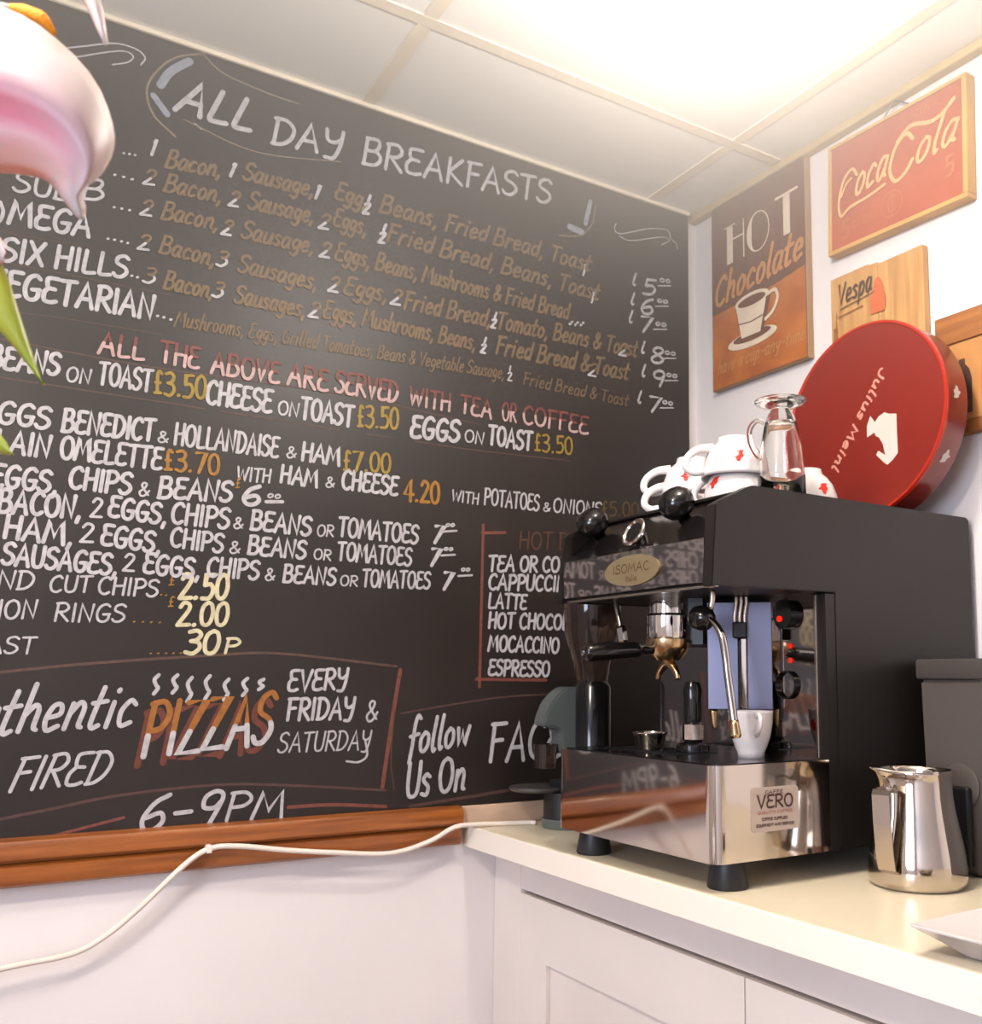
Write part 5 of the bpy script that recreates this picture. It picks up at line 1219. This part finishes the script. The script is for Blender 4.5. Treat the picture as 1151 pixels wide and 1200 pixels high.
# ---------------------------------------------------------------- red round tin
TX, TY, TZ, TR, TT = .587, -.105, 1.632, .178, .055
tn = thing('round_tin', 'large round red tin with white emblem leaning behind the cups', 'tin', (TX, TY + TT / 2, ZT))  # the tin
tn_y = TY
b = bm_new(); lathe(b, [(0, 0), (TR - .004, 0), (TR - .001, .001), (TR, .004), (TR, TT - .004), (TR - .004, TT), (0, TT)], (TX, TY + TT, ZT + TR), 96, axis=(0, -1, 0)); obj('body', b, M['tin'], tn, True)
b = bm_new(); lathe(b, [(TR - .006, TT), (TR - .004, TT + .002), (TR - .0005, TT + .002), (TR + .0012, TT - .001), (TR + .0012, TT - .005), (TR, TT - .006)], (TX, TY + TT, ZT + TR), 96, axis=(0, -1, 0)); obj('rim', b, M['tinrim'], tn, True)
fy = TY - .0004
emb = [(.6077, 1.6339), (.6182, 1.6202), (.6262, 1.6285), (.6387, 1.6332), (.6477, 1.6286), (.6641, 1.6249), (.6659, 1.595), (.6688, 1.5552), (.6581, 1.5451), (.6473, 1.5384), (.64, 1.5435), (.6222, 1.5604), (.6271, 1.567), (.642, 1.5567), (.6366, 1.5763), (.6279, 1.5905), (.6203, 1.5946), (.6175, 1.6015), (.6016, 1.5959), (.6007, 1.6164)]
b = bm_new(); poly_face(b, emb, xz(fy)); bmesh.ops.recalc_face_normals(b, faces=b.faces); obj('emblem', b, M['whiteprint'], tn)
def serif(b, s, P0, P1, h, w, fn):
    ss, W = strokes_of(s, .05, .16)
    d = (Vector(P1) - Vector(P0)) / W
    n = Vector((-d.y, d.x)).normalized() * h
    for st in ss:
        ribbon(b, [(P0[0] + p[0] * d.x + p[1] * n.x, P0[1] + p[0] * d.y + p[1] * n.y) for p in st], w, fn)
b = bm_new(); serif(b, 'Julius Meinl', (.630, 1.716), (.522, 1.556), .0165, .0044, xz(fy)); obj('name_lettering', b, M['pinkprint'], tn)
for ang, dpt in ((.08, .026), (-.52, .030)):
    b = bm_new()
    c = None
    ring_ = []
    for (u, v) in EMB:
        a = ang + (v - .5) * .024 / TR
        yy = TY + dpt + (u - .5) * .020
        ring_.append(b.verts.new((TX + (TR + .0006) * math.cos(a), yy, ZT + TR + (TR + .0006) * math.sin(a))))
    b.faces.new(ring_); obj('rim_emblem', b, M['whiteprint'], tn)
tn.location.z += .0026
tn.rotation_euler = (math.radians(-4.0), 0, 0)

# ---------------------------------------------------------------- milk jug
jx, jy = .818, -.270
jg = thing('milk_jug', 'shiny stainless steel milk jug with flat strap handle beside the machine', 'jug', (jx, jy, .9))
prof = [(.0570, .0), (.0630, .003), (.0660, .012), (.0660, .026), (.0640, .045), (.0590, .072), (.0540, .098), (.0505, .122), (.0492, .142), (.0495, .152)]
NS = 64
sp_a = math.atan2(-.83, -.55) + .15     # spout direction: left of the picture
b = bm_new(); rings = []
allp = [(0.0, .0002)] + prof + [(.0515, .157)] + [(.0500, .1568), (.0478, .150), (.0475, .140), (.052, .10), (.063, .03), (0, .006)]
for k, (r, h) in enumerate(allp):
    if r == 0: rings.append([b.verts.new((jx, jy, .9002 + h))]); continue
    row = []
    for i in range(NS):
        a = 2 * PI * i / NS
        da = (a - sp_a + PI) % (2 * PI) - PI
        up_ = max(0, (h - .120) / .037)
        lip = math.exp(-(da / .34) ** 2) * up_ ** 2 * .017
        hz = math.exp(-(da / .45) ** 2) * up_ * .004
        row.append(b.verts.new((jx + (r + lip) * math.cos(a), jy + (r + lip) * math.sin(a), .9002 + h + hz)))
    rings.append(row)
for A, B in zip(rings[:-1], rings[1:]):
    for i in range(NS):
        j = (i + 1) % NS
        if len(A) == 1: b.faces.new((A[0], B[i], B[j]))
        elif len(B) == 1: b.faces.new((A[i], A[j], B[0]))
        else: b.faces.new((A[i], A[j], B[j], B[i]))
bmesh.ops.recalc_face_normals(b, faces=b.faces)
obj('body', b, M['steel'], jg, 'all')
# strap handle: bent flat band
ha = math.radians(-81)
ex, ey = math.cos(ha), math.sin(ha)
sx_, sy_ = -ey, ex
hp = [(.0495, .128), (.070, .136), (.086, .134), (.0885, .128), (.0865, .09), (.0820, .050), (.0780, .030), (.0655, .024)]
b = bm_new(); t_ = .0016; wd = .0130
A_, rows_ = None, []
for i, (r, h) in enumerate(hp):
    r0, h0 = hp[max(i - 1, 0)]; r1, h1 = hp[min(i + 1, len(hp) - 1)]
    dd = Vector((r1 - r0, h1 - h0)).normalized(); nn = Vector((-dd.y, dd.x)) * t_
    row = []
    for s1, s2 in ((1, 1), (1, -1), (-1, -1), (-1, 1)):
        rr_, hh_ = r + nn.x * s2 * .5, h + nn.y * s2 * .5
        row.append(b.verts.new((jx + ex * rr_ + sx_ * wd * s1, jy + ey * rr_ + sy_ * wd * s1, .9 + hh_)))
    rows_.append(row)
for A, B in zip(rows_[:-1], rows_[1:]):
    for k in range(4): b.faces.new((A[k], A[(k + 1) % 4], B[(k + 1) % 4], B[k]))
b.faces.new(rows_[0]); b.faces.new(rows_[-1][::-1]); bmesh.ops.recalc_face_normals(b, faces=b.faces)
obj('handle', b, M['steel_soft'], jg)

# ---------------------------------------------------------------- grey appliance behind the jug
ga = thing('grey_appliance', 'plain grey boxy appliance with a round dial behind the milk jug', 'appliance', (.88, -.1, .9))
b = bm_new(); prism(b, [(.754, .9028), (1.10, .9028), (1.10, 1.181), (.7455, 1.181)], -.160, .02, lambda u, v, w: Vector((u, w, v))); bmesh.ops.bevel(b, geom=list(b.edges), offset=.004, segments=2, affect='EDGES'); obj('housing', b, M['grey'], ga, True)
b = bm_new(); box(b, (.7415, -.165, 1.1815), (1.105, .022, 1.212), .004); obj('lid', b, M['greydark'], ga, True)
b = bm_new(); lathe(b, [(.0, .002), (.030, .002), (.030, 0), (.0325, 0), (.0325, .003), (.030, .004), (.0, .004)], (.812, -.160, 1.027), 40, axis=(0, -1, 0)); obj('dial', b, M['grey'], ga, True)
b = bm_new(); box(b, (.79, -.176, .915), (.835, -.1645, 1.028), .004); obj('dial_grip', b, M['black_soft'], ga)
for fx in (.79, 1.06):
    for fy_ in (-.14, 0.0):
        b = bm_new(); lathe(b, [(0, 0), (.012, 0), (.012, .003), (0, .003)], (fx, fy_, .9001), 16); obj('foot', b, M['black_soft'], ga)

# ---------------------------------------------------------------- square white dish
ds = thing('square_dish', 'square white dish with flared rim at the worktop edge', 'dish', (1.115, -.465, .9))
b = bm_new()
cxd, cyd, ang = 1.118, -.472, math.radians(2)
def sq(h_, z_):
    P_ = []
    n_ = 6
    for q in range(4):
        a0 = math.radians(45 + 90 * q)
        cx_, cy_ = (h_ - h_ * .10) * (1 if q in (0, 3) else -1), (h_ - h_ * .10) * (1 if q in (0, 1) else -1)
        for k in range(n_):
            a = PI / 2 * q + PI / 2 * k / (n_ - 1)
            P_.append((cx_ + h_ * .10 * math.cos(a), cy_ + h_ * .10 * math.sin(a)))
    return [b.verts.new((cxd + x * math.cos(ang) - y * math.sin(ang), cyd + x * math.sin(ang) + y * math.cos(ang), z_ + (.004 * ((abs(x) * abs(y)) / (h_ * h_)) if z_ > .915 else 0))) for x, y in P_]
R = [sq(.046, .9004), sq(.049, .903), sq(.064, .914), sq(.086, .9245), sq(.0865, .9262), sq(.084, .9270), sq(.062, .9165), sq(.047, .906)]
for A, B in zip(R[:-1], R[1:]):
    n_ = len(A)
    for i in range(n_): b.faces.new((A[i], A[(i + 1) % n_], B[(i + 1) % n_], B[i]))
b.faces.new(R[0][::-1]); b.faces.new(R[-1]); bmesh.ops.recalc_face_normals(b, faces=b.faces)
obj('dish_body', b, M['ceramic'], ds, True)

# ---------------------------------------------------------------- grinder left of the machine
gr = thing('coffee_grinder', 'dark coffee grinder with grey spout half hidden behind the espresso machine', 'grinder', (.12, -.40, .9))
b = bm_new(); lathe(b, [(0, .0), (.048, .0), (.050, .003), (.050, .018), (0, .018)], (.118, -.402, .9002), 40); obj('base', b, M['greyteal'], gr, True)
b = bm_new(); lathe(b, [(0, .0), (.047, .0), (.047, .048), (0, .048)], (.118, -.402, .9184), 40); obj('lower_body', b, M['black_soft'], gr, True)
b = bm_new(); lathe(b, [(0, .0), (.020, .0), (.020, .090), (0, .090)], (.118, -.392, .9666), 28); obj('column', b, M['black_gloss'], gr, True)
b = bm_new(); lathe(b, [(0, 0), (.050, 0), (.054, .004), (.054, .008), (.0, .008)], (.088, -.452, .968), 36); obj('drip_plate', b, M['greydark'], gr, True)
b = bm_new(); prism(b, [(-.482, 1.092), (-.478, 1.110), (-.466, 1.135), (-.448, 1.153), (-.43, 1.164), (-.37, 1.164), (-.37, 1.04), (-.440, 1.04), (-.443, 1.082), (-.455, 1.087)], .098, .140, lambda u, v, w: Vector((w, u + .012, v))); bmesh.ops.bevel(b, geom=list(b.edges), offset=.003, segments=2, affect='EDGES'); obj('spout_housing', b, M['greyteal'], gr, True)
b = bm_new(); lathe(b, [(0, .0), (.020, .0), (.022, .045), (0, .045)], (.115, -.452, 1.012), 28); obj('dosing_cup', b, M['smoke'], gr, True)
b = bm_new(); lathe(b, [(0, 0), (.033, 0), (.033, .19), (.027, .2), (0, .2)], (.2, -.400, .975), 40); obj('motor_housing', b, M['black_gloss'], gr, True)
b = bm_new(); box(b, (.10, -.435, .9667), (.2, -.375, .990), .004); obj('bridge', b, M['black_soft'], gr)
b = bm_new(); lathe(b, [(0, 0), (.030, 0), (.034, .03), (.052, .09), (.055, .15), (.050, .155), (0, .155)], (.192, -.398, 1.1752), 40); obj('bean_hopper', b, M['smoke'], gr, True)

# ---------------------------------------------------------------- white cable
b = bm_new()
cpts = [(.03, -1.75, .70), (.028, -1.45, .738), (.022, -1.311, .757), (.020, -1.222, .764), (.022, -1.175, .785), (.026, -1.13, .822), (.031, -1.07, .880), (.033, -1.032, .9035), (.033, -.985, .9035), (.0325, -.907, .890), (.0325, -.82, .878), (.0325, -.722, .868), (.034, -.65, .882), (.036, -.600, .9040), (.038, -.560, .9065), (.042, -.50, .9045), (.055, -.455, .9045), (.066, -.442, .9045)]
tube(b, cpts, .0045, 10, 6)
tag(obj('power_cable', b, M['cable'], None, 'all'), 'white power cable running over the pine board frame onto the worktop', 'cable')
b = bm_new(); box(b, (.018, -1.037, .8965), (.038, -1.028, .910), .002); tag(obj('cable_clip', b, M['cable']), 'tiny white clip holding the cable on the pine frame', 'clip')

# ---------------------------------------------------------------- lily in the foreground
def grid_obj(name, rows, m, parent, thick=.0008, attr=False, smooth='all'):
    b = bm_new()
    lay = b.verts.layers.float.new('pink') if attr else None
    V = []
    for r in rows:
        rv = []
        for p in r:
            v = b.verts.new(p[:3])
            if attr: v[lay] = p[3]
            rv.append(v)
        V.append(rv)
    for A, B in zip(V[:-1], V[1:]):
        for i in range(len(A) - 1): b.faces.new((A[i], A[i + 1], B[i + 1], B[i]))
    bmesh.ops.remove_doubles(b, verts=b.verts, dist=1e-5)
    bmesh.ops.recalc_face_normals(b, faces=b.faces)
    bmesh.ops.solidify(b, geom=list(b.faces), thickness=thick)
    return obj(name, b, m, parent, smooth)
ly = thing('lily_flower', 'close pink and white lily bloom hanging into the top left corner', 'flower', (1.145, -1.505, 1.45))
mp_ = M['petal']; nt_ = mp_.node_tree; bs_ = nt_.nodes['Principled BSDF']
at = nt_.nodes.new('ShaderNodeAttribute'); at.attribute_name = 'pink'
rp = nt_.nodes.new('ShaderNodeValToRGB'); rp.color_ramp.elements[0].color = (*lin((.74, .68, .67)), 1); rp.color_ramp.elements[1].color = (*lin((.66, .30, .40)), 1)
nt_.links.new(at.outputs['Fac'], rp.inputs[0]); nt_.links.new(rp.outputs[0], bs_.inputs['Base Color'])
grid_obj('petal', PETAL, M['petal'], ly, attr=True)
grid_obj('petal', [[(*p, 0.0) for p in r] for r in PETAL2], M['petal'], ly, attr=True)
grid_obj('petal', [[(*p, 0.1) for p in r] for r in PETAL3], M['petal'], ly, attr=True)
b = bm_new(); tube(b, ANTHER, [.0015, .003, .003, .001], 12, 5); obj('anther', b, M['anther'], ly, 'all')
b = bm_new(); tube(b, FILAMENT, .0012, 8, 4); obj('filament', b, M['whitefil'], ly, 'all')
b = bm_new(); tube(b, [tuple(p) for p in HEART], .008, 12, 0); obj('flower_heart', b, M['stem'], ly, 'all')
grid_obj('leaf', LEAF, M['leaf'], ly)
grid_obj('leaf', LEAF2, M['leaf'], ly)
b = bm_new(); tube(b, [HEART[0], (1.135, -1.55, 1.44), (1.155, -1.60, 1.30), (1.16, -1.62, 1.0), (1.16, -1.62, .80)], [.004, .004, .0045, .0045, .0045], 12, 6); obj('stem', b, M['stem'], ly, 'all')
b = bm_new(); tube(b, [LEAF[0][2][:3], (1.18, -1.53, 1.34), (1.157, -1.60, 1.28)], .0025, 8, 5); obj('leaf_stalk', b, M['stem'], ly, 'all')
# vase and small table that carry the flower (left of the frame)
b = bm_new(); lathe(b, [(0, .012), (.034, .014), (.036, .18), (.042, .2), (.045, .2), (.040, .18), (.038, .002), (0, 0)], (1.16, -1.62, .7604), 36); tag(obj('vase', b, M['glass'], None, 'all'), 'clear glass vase holding the lily just outside the left of the picture', 'vase')
tb = thing('side_table', 'small round wooden table under the vase', 'table', (1.1, -1.75, 0))
b = bm_new(); lathe(b, [(0, 0), (.27, 0), (.275, .01), (.27, .025), (0, .025)], (1.1, -1.75, .735), 48); obj('tabletop', b, M['floor'], tb, True)
b = bm_new(); lathe(b, [(0, 0), (.2, 0), (.2, .01), (.03, .04), (.025, .735), (0, .735)], (1.1, -1.75, 0.0), 32); obj('pedestal', b, M['black_metal'], tb, True)
